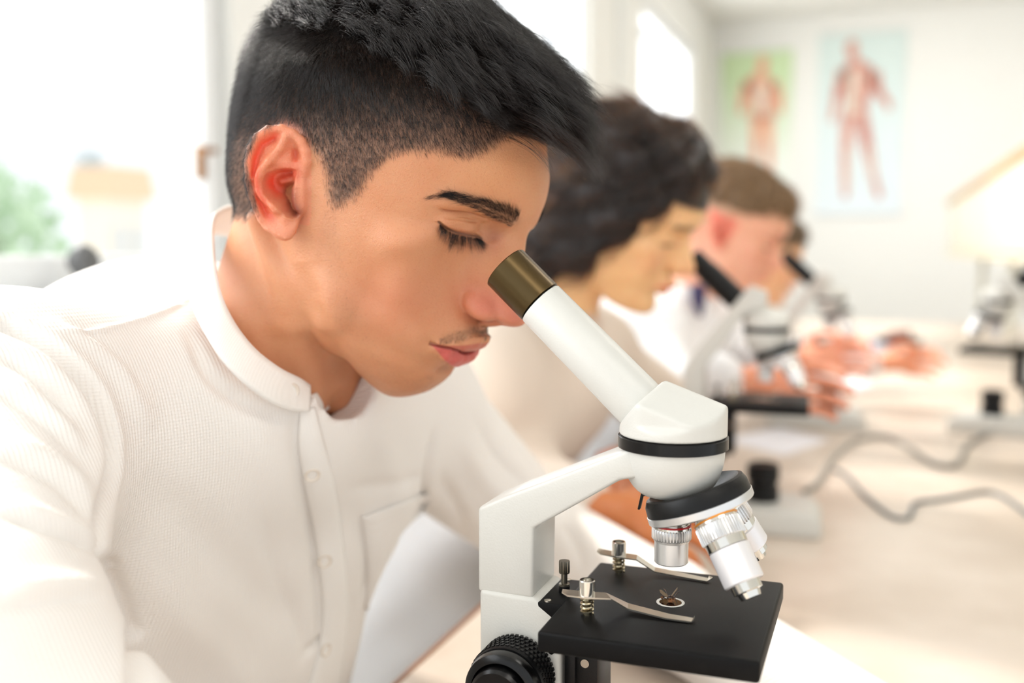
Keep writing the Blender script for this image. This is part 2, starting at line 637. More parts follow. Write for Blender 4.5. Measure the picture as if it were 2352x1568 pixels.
def sculpt_head(h=1.25, ears=None, neck=None, female=False):
    """returns vertices, quads in head millimetres"""
    v = Vol((-98, -170 if neck else -112, -215 if neck else -112), (98, 128, 140), h)
    sym = lambda fn: (lambda X, Y, Z: fn(np.abs(X), Y, Z))
    v.op(lambda X, Y, Z: ell(X, Y, Z, (0, -3, 44), (76, 98, 86)), 1, ((-90, -112, -60), (90, 110, 140)))
    v.op(lambda X, Y, Z: ell(X, Y, Z, (0, -52, 5), (56, 44, 50)), 20, ((-90, -112, -90), (90, 30, 90)))
    v.op(face_fn, 7, ((-90, -70, -112), (90, 112, 140)))
    # brow ridge, cheek bone, cheek, chew muscle
    if not female:
        v.op(sym(lambda X, Y, Z: cone(X, Y, Z, (12, 91, 38), (42, 78, 38), 7, 5.5)), 6, ((-60, 60, 15), (60, 112, 60)))
    v.op(sym(lambda X, Y, Z: ell(X, Y, Z, (45, 58, 0), (14, 13, 9))), 12, ((-80, 30, -30), (80, 90, 30)))
    v.op(sym(lambda X, Y, Z: ell(X, Y, Z, (30, 66, -16), (20, 14, 22))), 12, ((-70, 35, -60), (70, 100, 25)))
    v.op(sym(lambda X, Y, Z: ell(X, Y, Z, (47, 22, -38), (8, 18, 28))), 12, ((-75, -15, -85), (75, 60, 10)))
    # chin
    v.op(lambda X, Y, Z: ell(X, Y, Z, (0, 83, -76), (17, 13, 13)), 9, ((-40, 55, -105), (40, 110, -50)))
    v.op(lambda X, Y, Z: ell(X, Y, Z, (0, 101, -60), (17, 7, 4.5)), 8, ((-40, 80, -80), (40, 115, -45)), 'cut')
    # eye: socket, ball with closed lids
    v.op(sym(lambda X, Y, Z: ell(X, Y, Z, (30, 89, 20), (18, 12.5, 11.5))), 8, ((-65, 55, -8), (65, 112, 48)), 'cut')

    def lids(X, Y, Z):
        A = np.abs(X)
        s = np.clip((Z - lid_margin(A)) / 1.2 + 0.5, 0, 1)
        s = s * s * (3 - 2 * s)
        return np.sqrt((A - 32) ** 2 + (Y - 67.5) ** 2 + (Z - 18.5) ** 2) - (13.6 + 1.4 * s)
    v.op(lids, 2.6, ((-55, 55, -2), (55, 100, 42)))
    v.op(sym(lambda X, Y, Z: cone(X, Y, Z, (22, 84, 32.5), (45, 76, 30), 1.2, 1.0)), 3.5, ((-60, 60, 18), (60, 100, 44)), 'cut')
    # nose
    v.op(sym(lambda X, Y, Z: ell(X, Y, Z, (8, 88, 2), (9, 12, 17))), 7, ((-35, 65, -32), (35, 112, 34)))
    v.chain([(0, 86, 27), (0, 95, 12), (0, 103, 0), (0, 111.5, -9.5)], [7.5, 7.5, 8.5, 9.3], 9, kk=6)
    v.ell((0, 111, -11), (9.5, 10, 8.8), 4)
    v.op(sym(lambda X, Y, Z: ell(X, Y, Z, (11.5, 99, -13.5), (7.0, 10.5, 8.2))), 3.6, ((-30, 80, -32), (30, 118, 4)))
    v.chain([(0, 112, -16), (0, 106, -21), (0, 99, -24)], [4.5, 3.6, 4.0], 3)
    v.op(sym(lambda X, Y, Z: cone(X, Y, Z, (6.0, 108, -21.5), (8.5, 100, -20.5), 2.2, 3.0)), 1.6, ((-16, 92, -30), (16, 116, -12)), 'cut')
    # lips
    fl = 1.12 if female else 1.0

    def lip(pts, rs, drop):
        def fn(X, Y, Z):
            A = np.abs(X)
            r = None
            for i in range(len(pts) - 1):
                c = cone(A, Y, Z, pts[i], pts[i + 1], rs[i], rs[i + 1])
                r = c if r is None else smin(r, c, 2.5)
            return r
        return fn
    up = lip([(25.5, 84, -42), (16, 94, -40.6), (8, 100.5, -38.6), (3, 103.2, -38.4), (0, 103.0, -38.8)], [1.4, 3.6, 4.6 * fl, 4.7 * fl, 4.3 * fl], 0)
    lo = lip([(25, 84, -43.5), (15, 92.3, -46.8), (7, 97.0, -49.2), (0, 98.0, -50.0)], [1.6, 4.4, 5.6 * fl, 5.9 * fl], 0)
    v.op(lambda X, Y, Z: smin(up(X, Y, Z), lo(X, Y, Z), 1.6), 3.6, ((-40, 65, -62), (40, 118, -24)))
    v.op(lambda X, Y, Z: cone(X, Y, Z, (0, 109, -25), (0, 110.5, -35), 2.2, 2.6), 3.0, ((-12, 95, -42), (12, 118, -18)), 'cut')
    v.op(sym(lambda X, Y, Z: ell(X, Y, Z, (31, 87, -44), (3, 3, 4))), 6, ((-50, 65, -65), (50, 105, -25)), 'cut')
    if neck:
        neck(v)
    if ears:
        ears(v)
    return v.mesh(2)


def rot(r):
    r = np.asarray(r, float)
    t = np.linalg.norm(r)
    k = r / (t + 1e-12)
    K = np.array([[0, -k[2], k[1]], [k[2], 0, -k[0]], [-k[1], k[0], 0]])
    return np.eye(3) + np.sin(t) * K + (1 - np.cos(t)) * K @ K


HB = np.array([[0, 1, 0], [-1, 0, 0], [0, 0, 1.0]])


def fit_head(L, scale, q0, locked=0):
    """camera pose of a head from named landmarks {(mm)}:(photo px)"""
    P = np.array([v[0] for v in L.values()]) / 1000.0
    Q = np.array([v[1] for v in L.values()], float)
    w = np.array([(v[2] if len(v) > 2 else 1.0) for v in L.values()])
    q = np.array(q0, float)
    q00 = q.copy()

    def f(q):
        X = (P * scale) @ (rot(q[:3]) @ HB).T + q[3:6]
        return np.concatenate([((proj(X) - Q) * w[:, None]).ravel(), locked * (q - q00)[:3]])
    for _ in range(50):
        J = np.array([(f(q + e) - f(q - e)) / 2e-5 for e in np.eye(6) * 1e-5]).T
        q = q - np.linalg.solve(J.T @ J + np.eye(6) * 1e-3, J.T @ f(q))
    return rot(q[:3]) @ HB, q[3:6]


def refine(V, Q, sel):
    """one level of finer quads where sel(vertex) holds"""
    me = from_np('tmp', V, Q)
    bm = bmesh.new()
    bm.from_mesh(me)
    bm.verts.ensure_lookup_table()
    flag = sel
    es = [e for e in bm.edges if flag[e.verts[0].index] and flag[e.verts[1].index]]
    bmesh.ops.subdivide_edges(bm, edges=es, cuts=1, use_grid_fill=True, smooth=0.9)
    bmesh.ops.triangulate(bm, faces=[f for f in bm.faces if len(f.verts) > 4])
    bmesh.ops.triangulate(bm, faces=list(bm.faces))
    V2 = np.array([v.co[:] for v in bm.verts])
    Q2 = np.array([[v.index for v in f.verts] for f in bm.faces])
    bm.free()
    bpy.data.meshes.remove(me)
    return V2, Q2


def rbf_warp(V, src, dst, beta=38.0):
    """smooth displacement carrying src to dst (mm), mirrored to both sides"""
    S, D = [], []
    for s, d in zip(src, dst):
        s, d = np.asarray(s, float), np.asarray(d, float)
        S.append(s)
        D.append(d - s)
        if abs(s[0]) > 1:
            S.append(s * (-1, 1, 1))
            D.append((d - s) * (-1, 1, 1))
    S, D = np.array(S), np.array(D)
    K = np.exp(-((S[:, None] - S[None]) ** 2).sum(-1) / beta ** 2) + 0.03 * np.eye(len(S))
    W = np.linalg.solve(K, D)
    out = V.copy()
    for i in range(0, len(V), 20000):
        c = V[i:i + 20000]
        out[i:i + 20000] += np.exp(-((c[:, None] - S[None]) ** 2).sum(-1) / beta ** 2) @ W
    return out
# ================================================================== the young man in front
HS = 1.08
LM = {'tragus': ((72, 2, -2), (690, 450)), 'eartop': ((80, -14, 26), (645, 283), .5), 'lobe': ((72, -6, -36), (655, 555), .5), 'earpost': ((88, -28, 2), (568, 385), .4),
      'exo': ((45, 70, 17), (1009, 511)), 'endo': ((17, 80, 15), (1107, 549)), 'lidmid': ((31, 82, 9.5), (1056, 536)), 'lidcrease': ((34, 80, 30), (1065, 487)),
      'subn': ((0, 104, -24), (1130, 750)), 'alaout': ((18.5, 98, -13), (1073, 700)), 'alabot': ((13, 99, -21), (1098, 728)), 'notip': ((-5, 120, -14), (1203, 743), .7), 'nobot': ((2, 113, -20), (1170, 748)),
      'lipup': ((-5, 108, -38), (1122, 784)), 'corner': ((26, 84, -43), (990, 790)), 'stomion': ((0, 106, -43.5), (1084, 808)), 'liplow': ((-4, 105, -49), (1075, 832)), 'lipbot': ((4, 101, -55), (1046, 841)),
      'menton': ((-5, 84, -90), (946, 903)), 'pog': ((-8, 95, -76), (1018, 868)), 'mentolab': ((0, 95, -62), (1030, 850)),
      'browout': ((53, 73, 38), (985, 452)), 'browmid': ((35, 92, 41), (1090, 455)), 'browin': ((12, 99, 37), (1188, 505)), 'glab': ((-32, 95, 46), (1240, 460)),
      'fore': ((-34, 92, 62), (1245, 400), .4), 'hairline': ((-32, 87, 80), (1246, 350), .3), 'sellion': ((-6, 92, 16), (1190, 570)), 'farbrow': ((-25, 98, 37), (1228, 508))}
WONLY = {'jaw': ((44, 38, -74), (770, 800)), 'jaw2': ((30, 62, -87), (850, 868)), 'backhead': ((40, -88, 40), (566, 180)), 'gonion': ((58, 10, -56), (708, 690)),
         'nape': ((20, -88, -10), (561, 440))}
HR, HT = fit_head(LM, HS, [0, .4, 0, -.35, .62, 1.17])


def h2w(P):
    return (np.asarray(P, float) / 1000 * HS) @ HR.T + HT


def w2h(P):
    return ((np.asarray(P, float) - HT) @ HR) * 1000 / HS


def px2head(x, y, n, c):
    """where the line of sight meets the head-space plane n.p = c"""
    o, d = w2h(CAM), w2h(CAM + ray(x, y)) - w2h(CAM)
    n = np.asarray(n, float)
    return o + d * ((c - n @ o) / (n @ d))


EN = np.array([1, .5, 0]) / math.hypot(1, .5)
E1 = np.array([.5, -1, 0]) / math.hypot(1, .5)
E2 = np.array([0, 0, 1.0])
EC = 71.0 / math.hypot(1, .5)


def earpt(cx, cy):
    """close-up pixel of the ear -> in-plane coordinates"""
    p = px2head(540 + cx / 4.612, 260 + cy / 4.612, EN, EC)
    return np.array([p @ E1, p @ E2])


EAR_OUT = np.array([earpt(*p) for p in [(850, 490), (800, 380), (740, 260), (650, 170), (520, 112), (390, 118), (255, 200), (165, 330), (125, 500), (138, 680), (180, 860), (245, 1020), (305, 1160),
                                        (360, 1265), (440, 1345), (530, 1375), (620, 1340), (680, 1265), (705, 1190), (760, 1050), (760, 900), (760, 750), (800, 620)]])


def polygon2d(S, T, P):
    d = np.full(S.shape, 1e9)
    s = np.ones(S.shape)
    n = len(P)
    for i in range(n):
        a, b = P[i], P[i - 1]
        e = b - a
        wx, wy = S - a[0], T - a[1]
        t = np.clip((wx * e[0] + wy * e[1]) / (e @ e), 0, 1)
        d = np.minimum(d, (wx - e[0] * t) ** 2 + (wy - e[1] * t) ** 2)
        c1, c2, c3 = T >= a[1], T < b[1], e[0] * wy > e[1] * wx
        s = np.where((c1 & c2 & c3) | (~c1 & ~c2 & ~c3), -s, s)
    return s * np.sqrt(d)


def seg2d(S, T, pts):
    L = np.array([earpt(*p) for p in pts])
    P = np.stack([S.ravel(), T.ravel(), 0 * S.ravel()], 1)
    d, t = polydist(P, np.column_stack([L, np.zeros(len(L))]))
    return d.reshape(S.shape), t.reshape(S.shape)


def ears_man(v):
    box = ((54, -62, -60), (98, 26, 48))
    s, (X, Y, Z) = v.sub(box)
    X, Y, Z = np.broadcast_arrays(X, Y, Z)
    S = X * E1[0] + Y * E1[1]
    T = Z * 1.0
    Wn = X * EN[0] + Y * EN[1] - EC
    P2 = polygon2d(S, T, EAR_OUT)
    g = lambda pts, w: np.exp(-(seg2d(S, T, pts)[0] / w) ** 2)
    H = np.full(S.shape, 0.6)
    H += 2.0 * np.clip(1 + P2 / 9, 0, 1) * (T > -25)
    # antihelix with its two crura, antitragus
    H += 4.0 * g([(560, 250), (500, 360), (400, 480), (300, 600), (262, 700), (275, 800), (340, 885), (430, 950), (480, 1010)], 2.3)
    H += 2.6 * g([(400, 500), (520, 520), (660, 530)], 2.6)
    H += 2.0 * g([(450, 960), (500, 1020), (560, 1110)], 2.4)
    # scapha and triangular fossa
    H -= 2.6 * g([(420, 270), (300, 330), (235, 470), (215, 650), (245, 820), (320, 980), (365, 1080)], 2.1)
    H -= 3.2 * g([(640, 400), (640, 490)], 2.6)
    # bowl
    con = np.array([earpt(*p) for p in [(340, 720), (370, 640), (450, 600), (560, 590), (650, 600), (640, 720), (640, 880), (650, 990), (700, 1060), (640, 1100), (560, 1050), (520, 960), (420, 900), (360, 820)]])
    cp = polygon2d(S, T, con)
    m = np.clip(0.5 - cp / 3.2, 0, 1)
    m = m * m * (3 - 2 * m)
    H -= m * 8.5
    cz = earpt(560, 840)
    H -= m * 6 * np.exp(-(((S - cz[0]) / 5) ** 2 + ((T - cz[1]) / 6) ** 2))
    # crus of the helix divides the bowl
    H += 4.2 * g([(700, 660), (600, 700), (480, 730)], 2.0) * m
    th = 1.7 + 1.5 * np.exp(-(((S - earpt(540, 1250)[0]) / 8) ** 2 + ((T - earpt(540, 1250)[1]) / 7) ** 2))
    H += 1.5 * np.exp(-(((S - earpt(540, 1230)[0]) / 6) ** 2 + ((T - earpt(540, 1230)[1]) / 7) ** 2))
    f = v.f[s]
    hs, ht = np.gradient(H, v.h, axis=1) / E1[1], np.gradient(H, v.h, axis=2)
    sl = 1 / np.sqrt(1 + np.minimum(hs * hs + ht * ht, 4))
    f = smax(f, -(np.maximum(cp - 0.6, (H + th - Wn) * sl)), 1.2)       # hollow in front of the bowl
    shell = smax(P2 + 1.2, (np.abs(Wn - H)) * sl - th, 2.4)
    f = smin(f, shell, 2.0)

    def P3(cx, cy, w):
        a = earpt(cx, cy)
        return E1 * a[0] + E2 * a[1] + EN * (EC + w)
    # rolled rim
    rim = [(650, 640, -1), (740, 600, 1.5), (775, 500, 2.5), (765, 400, 3), (720, 300, 3.2), (630, 212, 3.2), (510, 160, 3.2), (370, 165, 3.4), (255, 245, 3.6), (185, 370, 3.6), (155, 520, 3.4), (165, 700, 3.2),
           (210, 860, 3), (270, 1010, 2.6), (325, 1130, 2.0), (370, 1220, 1.2)]
    rr = [2.6, 3.0, 3.6, 3.3, 2.9, 2.5, 2.3, 2.2, 2.2, 2.2, 2.1, 2.0, 2.0, 2.0, 2.0, 1.8]
    c = None
    pts = [P3(*p) for p in rim]
    for i in range(len(pts) - 1):
        k = cone(X, Y, Z, pts[i], pts[i + 1], rr[i], rr[i + 1])
        c = k if c is None else smin(c, k, 1.0)
    f = smin(f, c, 1.1)
    # tragus and antitragus
    f = smin(f, cone(X, Y, Z, P3(700, 800, 1.0), P3(690, 960, 1.0), 4.0, 4.0), 4)
    f = smin(f, cone(X, Y, Z, P3(655, 815, 2.2), P3(660, 900, 2.0), 2.2, 2.2), 2)
    v.f[s] = f
    # the far ear: the near one mirrored
    i0, i1 = s[0].start, s[0].stop
    n = v.n[0]
    v.f[n - i1:n - i0, s[1], s[2]] = np.minimum(v.f[n - i1:n - i0, s[1], s[2]], v.f[i0:i1, s[1], s[2]][::-1])


def neck_man(v):
    cb = w2h(at(650, 800, .695))           # middle of the neck at the collar
    up = np.array([0, -30, -8.0])
    d = (cb - up)
    for off, r0, r1 in (((0, 0, 0), 46, 50), ((0, -8, 0), 44, 44)):
        v.cone(up + off, cb + d * .02 + off, r0, r1, 11)
    for sx in (1, -1):
        a = np.array([sx * 58, -26, -28.0])
        b = cb + d * .2 + np.array([sx * 14, 44, 6])
        v.chain([a, (a + b) / 2 + np.array([sx * 4, 2, 0]), b], [7, 8, 6], 10)


_V, _Q = sculpt_head(HEAD_H, ears_man, neck_man)

_names = list(LM) + list(WONLY)
_src = np.array([(LM.get(k) or WONLY[k])[0] for k in _names], float)
_dst = _src.copy()
for _i, _k in enumerate(_names):
    _e = (LM.get(_k) or WONLY[_k])
    if _k in ('tragus', 'eartop', 'lobe', 'earpost'):
        continue                                        # the ear is drawn in place
    _p = px2head(_e[1][0], _e[1][1], (1, 0, 0), _e[0][0])
    _dst[_i] = _p
_V = rbf_warp(_V, _src, _dst, 30.0)


# world space, finer mesh over the eye, nose and mouth, then strokes drawn over the photograph's lines
_W = h2w(_V)
_p = proj(_W)
_hx = _V[:, 0]
_Wm = h2w(_V * (-1, 1, 1))
_pm = proj(_Wm)
_sel = np.zeros(len(_V), bool)
for _q, _s in ((_p, _hx > -6), (_pm, _hx < 6)):
    _sel |= _s & (_q[:, 0] > 965) & (_q[:, 1] > 455) & (_q[:, 1] < 870) & (_V[:, 1] > 40)
_W, _T = refine(_W, _Q, _sel)
_hh = w2h(_W)
_q = proj(h2w(np.abs(_hh) * (1, 0, 0) + _hh * (0, 1, 1)))
_sel = ((_q[:, 0] > 975) & (_q[:, 0] < 1135) & (_q[:, 1] > 775) & (_q[:, 1] < 850) | (_q[:, 0] > 995) & (_q[:, 0] < 1125) & (_q[:, 1] > 475) & (_q[:, 1] < 572)) & (_hh[:, 1] > 50)
_W, _T = refine(_W, _T, _sel)
FACE_S = Surf(_W, _T)


def mir(L):
    return h2w(w2h(L) * (-1, 1, 1))


def fs(pts, w, d, **k):
    FACE_S.stroke(pts, w / 1000, d / 1000, mirror=mir, **k)


# mouth
fs([(988, 790), (1010, 796), (1044, 803), (1066, 810), (1084, 809)], .9, -2.4)
fs([(984, 789), (992, 791), (1002, 794)], 1.8, -1.6)
fs([(1012, 816), (1035, 825), (1060, 826), (1076, 822)], 3.2, 1.1)
fs([(1040, 797), (1075, 799), (1100, 798)], 2.2, .5)
fs([(1022, 832), (1036, 843), (1052, 847)], 1.8, -.9)
fs([(992, 787), (1020, 791), (1053, 791), (1080, 790), (1098, 786)], 1.0, .25)
# eye: edge of the lid, folds, hollow under the lashes
fs([(1006, 508), (1020, 519), (1045, 532), (1072, 538), (1094, 541), (1106, 549)], .8, -1.6)
fs([(1014, 512), (1042, 523), (1070, 528), (1092, 527)], 1.7, .7)
fs([(1018, 500), (1045, 503), (1078, 508), (1104, 510)], .8, -.8)
fs([(1035, 500), (1062, 498), (1088, 503), (1104, 505)], .6, -.45)
fs([(1004, 520), (1018, 545), (1045, 563), (1066, 560)], 1.6, -.6)
fs([(1112, 508), (1108, 524), (1104, 538)], 2.4, -1.6)
fs([(1118, 520), (1128, 540), (1125, 560)], 4.0, -1.0)
fs([(697, 600), (712, 680), (742, 765), (785, 832), (830, 872)], 10.0, -3.4)
fs([(730, 612), (752, 690), (790, 772), (840, 840), (890, 880)], 8.0, .9)
FACE_S.re()
# ================================================================== the room
WALL_X, END_Y, CEIL_Z, RIGHT_X, BACK_Y = -1.15, 7.2, 2.72, 3.4, -2.6
M_WALL = mat('wall_paint', srgb(240, 240, 236), .7)
M_CEIL = mat('ceiling_paint', srgb(244, 244, 240), .8)
M_FRAME = mat('white_window_frame', srgb(235, 237, 238), .4)
M_FLOOR = mat('floor_lino', srgb(190, 176, 160), .5, mix=(srgb(170, 158, 144), 30, .4, .6))


def slab(name, lo, hi, m, parent=None, **kw):
    lo, hi = Vector(lo), Vector(hi)
    b = MB()
    b.box((lo + hi) / 2, tuple(abs(c) for c in (hi - lo)))
    return b.build(name, m, parent, smooth=False, **kw)


slab('floor', (WALL_X - .3, BACK_Y, -.1), (RIGHT_X + .3, END_Y + .3, 0), M_FLOOR, kind='structure')
slab('ceiling', (WALL_X - .3, BACK_Y, CEIL_Z), (RIGHT_X + .3, END_Y + .3, CEIL_Z + .1), M_CEIL, kind='structure')
slab('wall_end', (WALL_X - .3, END_Y, 0), (RIGHT_X + .3, END_Y + .15, CEIL_Z), M_WALL, kind='structure')
slab('wall_right', (RIGHT_X, 1.6, 0), (RIGHT_X + .15, END_Y, CEIL_Z), M_WALL, kind='structure')
SILL, HEAD = 1.09, 2.42
OPEN = [(-2.6, 1.60), (2.02, 4.02), (4.98, 6.42)]
wl = empty('wall_left', kind='structure')
slab('wall_panel', (WALL_X - .13, BACK_Y, 0), (WALL_X, END_Y, SILL), M_WALL, wl)
slab('wall_panel', (WALL_X - .13, BACK_Y, HEAD), (WALL_X, END_Y, CEIL_Z), M_WALL, wl)
_e = [OPEN[0][1], OPEN[1][0], OPEN[1][1], OPEN[2][0], OPEN[2][1], END_Y]
for i in range(0, 6, 2):
    slab('pier', (WALL_X - .13, _e[i], SILL), (WALL_X, _e[i + 1], HEAD), M_WALL, wl)
M_GLASS = mat('window_glass', (1, 1, 1, 1), 0.0, Transmission_Weight=1.0, IOR=1.0, Alpha=.12)
for n, (a, b) in enumerate(OPEN):
    w = empty('window_%d' % (n + 1), kind='structure')
    xs = WALL_X - .06
    slab('window_sill', (WALL_X - .1, a, SILL - .03), (WALL_X + .12, b, SILL + .001), M_FRAME, w)
    muls = [a, b - .055] + ([.55, -.9] if n == 0 else [(a + b) / 2 - .03])
    if n == 1:
        muls = [a, b - .055, 3.42, 2.7]
    for y in muls:
        mb = MB()
        mb.box((xs, y + .0275, (SILL + HEAD) / 2), (.07, .055, HEAD - SILL), bevel=.006)
        mb.build('window_frame', M_FRAME, w)
    for z in (SILL + .03, HEAD - .03):
        mb = MB()
        mb.box((xs, (a + b) / 2, z), (.058, b - a - .004, .058), bevel=.006)
        mb.build('window_rail', M_FRAME, w)
    slab('pane', (xs - .004, a, SILL), (xs + .002, b, HEAD), M_GLASS, w)
    if n == 0:
        mb = MB()
        mb.box((xs + .05, 1.53, 1.72), (.03, .04, 1.1), bevel=.012)
        mb.build('casement_stile', M_FRAME, w)
        mb = MB()
        mb.box((xs + .08, 1.475, 1.31), (.014, .016, .06), bevel=.004)
        mb.tube([(xs + .08, 1.475, 1.33), (xs + .11, 1.475, 1.33), (xs + .11, 1.44, 1.327)], .006)
        mb.build('window_handle', mat('brass_brown', srgb(150, 110, 75), .4, .6), w, label='brown window handle')
mb = MB()
mb.box((WALL_X + .02, 4.5, 1.9), (.05, .06, 1.6), bevel=.01)
mb.build('trim_1', M_WALL, kind='structure')

# outside: hills, a house, a green tree by the window
M_HILL = mat('hill_green', srgb(206, 220, 194), .9, mix=(srgb(226, 230, 214), 3, .4, .6))
V = []
F = []
nx, ny = 40, 12
for j in range(ny):
    for i in range(nx):
        y = -14 + 48 * i / (nx - 1)
        t = j / (ny - 1)
        x = -26 - 22 * t
        z = -2.2 + (4.6 + 1.0 * math.sin(y * .31) + .7 * math.sin(y * .83 + 1)) * math.sin(t * math.pi * .5) * 1.35
        V.append((x, y, z))
for j in range(ny - 1):
    for i in range(nx - 1):
        F.append((j * nx + i, j * nx + i + 1, (j + 1) * nx + i + 1, (j + 1) * nx + i))
put('hills', from_np('hills', V, F), M_HILL, kind='structure')
slab('ground_outside', (-60, -30, -2.4), (-3.5, 45, -2.2), mat('pale_yard', srgb(214, 208, 196), .9), kind='structure')
hc = at(292, 470, 16)
h = empty('house', hc, 'pale house with an orange roof beyond the window', 'house')
M_HW = mat('house_wall', srgb(246, 240, 228), .8)
hx, hy = hc[0], hc[1]
slab('house_wall', (hx - .6, hy - .45, -2.2), (hx, hy + .45, 2.0), M_HW, h)
mb = MB()
mb.prism([(-.55, 1.95), (.55, 1.95), (.4, 2.45), (-.4, 2.45)], lambda p, q, d: (hx + d, hy + p, q), -.75, .15)
mb.build('roof', mat('roof_orange', srgb(242, 212, 180), .8), h, smooth=False)
for k in (-.2, .2):
    slab('house_window', (hx + .01, hy + k - .1, .9), (hx + .06, hy + k + .1, 1.5), mat('house_glass', srgb(222, 226, 228), .3), h)


def bush(name, c, r, n, m, **kw):
    rg = np.random.default_rng(int(abs(c[0] * 100 + c[1] * 10)) + 3)
    P = rg.normal(size=(n, 3))
    P /= np.linalg.norm(P, axis=1)[:, None]
    P *= (rg.random(n) ** .4)[:, None] * np.array(r)
    D = rg.normal(size=(n, 3)) * .09 * min(r)
    E = rg.normal(size=(n, 3)) * .09 * min(r)
    V = np.concatenate([P, P + D, P + D + E, P + E]) + np.array(c)
    Fq = np.stack([np.arange(n), np.arange(n) + n, np.arange(n) + 2 * n, np.arange(n) + 3 * n], 1)
    return put(name, from_np(name, V, Fq), m, **kw)


def tree(name, c, r, n, m, lab):
    t = empty(name, (c[0], c[1], -2.2), lab, 'tree')
    bush('crown', c, r, n, m, parent=t, kind='stuff', smooth=False)
    b = MB()
    b.tube([(c[0], c[1], -2.2), (c[0] + .02, c[1], (c[2] - 2.2) / 2), (c[0], c[1], c[2])], [.09, .07, .04], 8)
    b.build('trunk', mat('tree_trunk', srgb(176, 168, 156), .9), t)


tree('garden_tree', at(-15, 560, 6.0), (.42, .42, .5), 900, mat('tree_green', srgb(196, 218, 190), .8), 'green tree outside the first window, low at its edge')
tree('distant_tree', at(205, 400, 21.0), (.4, .4, .55), 700, mat('tree_blue', srgb(186, 198, 200), .8), 'grey-green treetop on the hill beside the orange-roofed house')

# rounded dark thing standing on the sill
gp = atz(192, 640, SILL)
gp = CAM + ray(192, 600) * 1.50
g = empty('globe', (WALL_X + .0, 1.2, SILL), 'dark grey rounded globe on a foot on the sill of the first window', 'globe')
gx, gy, gz = gp
mb = MB()
mb.lathe([(0, .001), (.004, .012), (.014, .021), (.026, .0245), (.038, .021), (.048, .012), (.052, .001)], (gx, gy, gz - .026), (gx, gy, gz + .1), 24, cap=False)
mb.build('ball', mat('dark_grey_matt', srgb(92, 92, 92), .5), g)
mb = MB()
mb.lathe([(0, .022), (.006, .022), (.010, .006), (max(.02, gz - .02 - SILL), .005)], (gx, gy, SILL), (gx, gy, SILL + 1), 20)
mb.build('foot', mat('dark_grey_matt', srgb(92, 92, 92), .5), g)

# ------------------------------------------------------------------ posters on the end wall
PY = END_Y - .004


def wallpt(x, y, Y=PY):
    r = ray(x, y)
    return CAM + r * ((Y - CAM[1]) / r[1])


def poster(name, tl, br, m, lab):
    a, b = wallpt(*tl), wallpt(*br)
    p = empty(name, ((a[0] + b[0]) / 2, PY, b[2]), lab, 'poster', 'anatomy charts on the end wall')
    mb = MB()
    mb.box(((a[0] + b[0]) / 2, PY - .003, (a[2] + b[2]) / 2), (b[0] - a[0], .006, a[2] - b[2]))
    mb.build('sheet', m, p, smooth=False)
    for z in (a[2], b[2]):
        mb = MB()
        mb.tube([(a[0], PY - .008, z), (b[0], PY - .008, z)], .008, 8)
        mb.build('rod', mat('pale_rod', srgb(225, 225, 222), .4), p)
    return p


def figure(p, pts, name, m, Y=PY - .012):
    """flat printed limb or trunk: a chain of photo points with widths"""
    mb = MB()
    for chain in pts:
        L = []
        R = []
        for i, (x, y, w) in enumerate(chain):
            a = chain[max(i - 1, 0)]
            b = chain[min(i + 1, len(chain) - 1)]
            d = np.array([b[0] - a[0], b[1] - a[1]], float)
            d /= np.linalg.norm(d) + 1e-9
            n = np.array([-d[1], d[0]]) * w
            L.append(wallpt(x + n[0], y + n[1], Y))
            R.append(wallpt(x - n[0], y - n[1], Y))
        vs = [mb.bm.verts.new(v) for v in L]
        vr = [mb.bm.verts.new(v) for v in R]
        for i in range(len(vs) - 1):
            mb.bm.faces.new((vs[i], vs[i + 1], vr[i + 1], vr[i]))
    o = mb.build(name, m, p, smooth=False)
    return o


def gradmat(name, top, bot, z0, z1):
    m = mat(name, top, .55)
    nt = m.node_tree
    g = nt.nodes.new('ShaderNodeNewGeometry')
    s = nt.nodes.new('ShaderNodeSeparateXYZ')
    r = nt.nodes.new('ShaderNodeMapRange')
    c = nt.nodes.new('ShaderNodeValToRGB')
    r.inputs['From Min'].default_value, r.inputs['From Max'].default_value = z0, z1
    c.color_ramp.elements[0].color, c.color_ramp.elements[1].color = bot, top
    nt.links.new(g.outputs['Position'], s.inputs[0])
    nt.links.new(s.outputs['Z'], r.inputs['Value'])
    nt.links.new(r.outputs[0], c.inputs['Fac'])
    nt.links.new(c.outputs['Color'], nt.nodes['Principled BSDF'].inputs['Base Color'])
    return m


p1 = poster('anatomy_poster', (1658, 122), (1815, 420), gradmat('poster_green', srgb(206, 228, 182), srgb(240, 246, 238), 1.75, 2.35),
            'green-ground anatomy chart of a standing figure, nearer the windows')
M_FIG = mat('muscle_print', srgb(230, 158, 132), .6, mix=(srgb(240, 192, 160), 14, .4, .6))
M_FIG2 = mat('muscle_print_dark', srgb(200, 132, 118), .6, mix=(srgb(222, 176, 160), 14, .4, .6))
M_BONE = mat('bone_print', srgb(226, 216, 200), .6)
figure(p1, [[(1750, 128, 7), (1752, 142, 13), (1750, 158, 12), (1748, 172, 8)], [(1748, 170, 14), (1746, 186, 34), (1748, 215, 34), (1750, 245, 26), (1750, 270, 28)],
            [(1718, 188, 11), (1706, 222, 9), (1702, 262, 6)], [(1778, 188, 11), (1790, 222, 9), (1792, 262, 6)],
            [(1738, 266, 15), (1736, 320, 11), (1732, 390, 6)], [(1762, 266, 15), (1766, 320, 11), (1770, 390, 6)]], 'printed_figure', M_FIG)
figure(p1, [[(1748, 196, 10), (1748, 236, 12), (1750, 262, 8)]], 'printed_bones', M_BONE, PY - .0135)
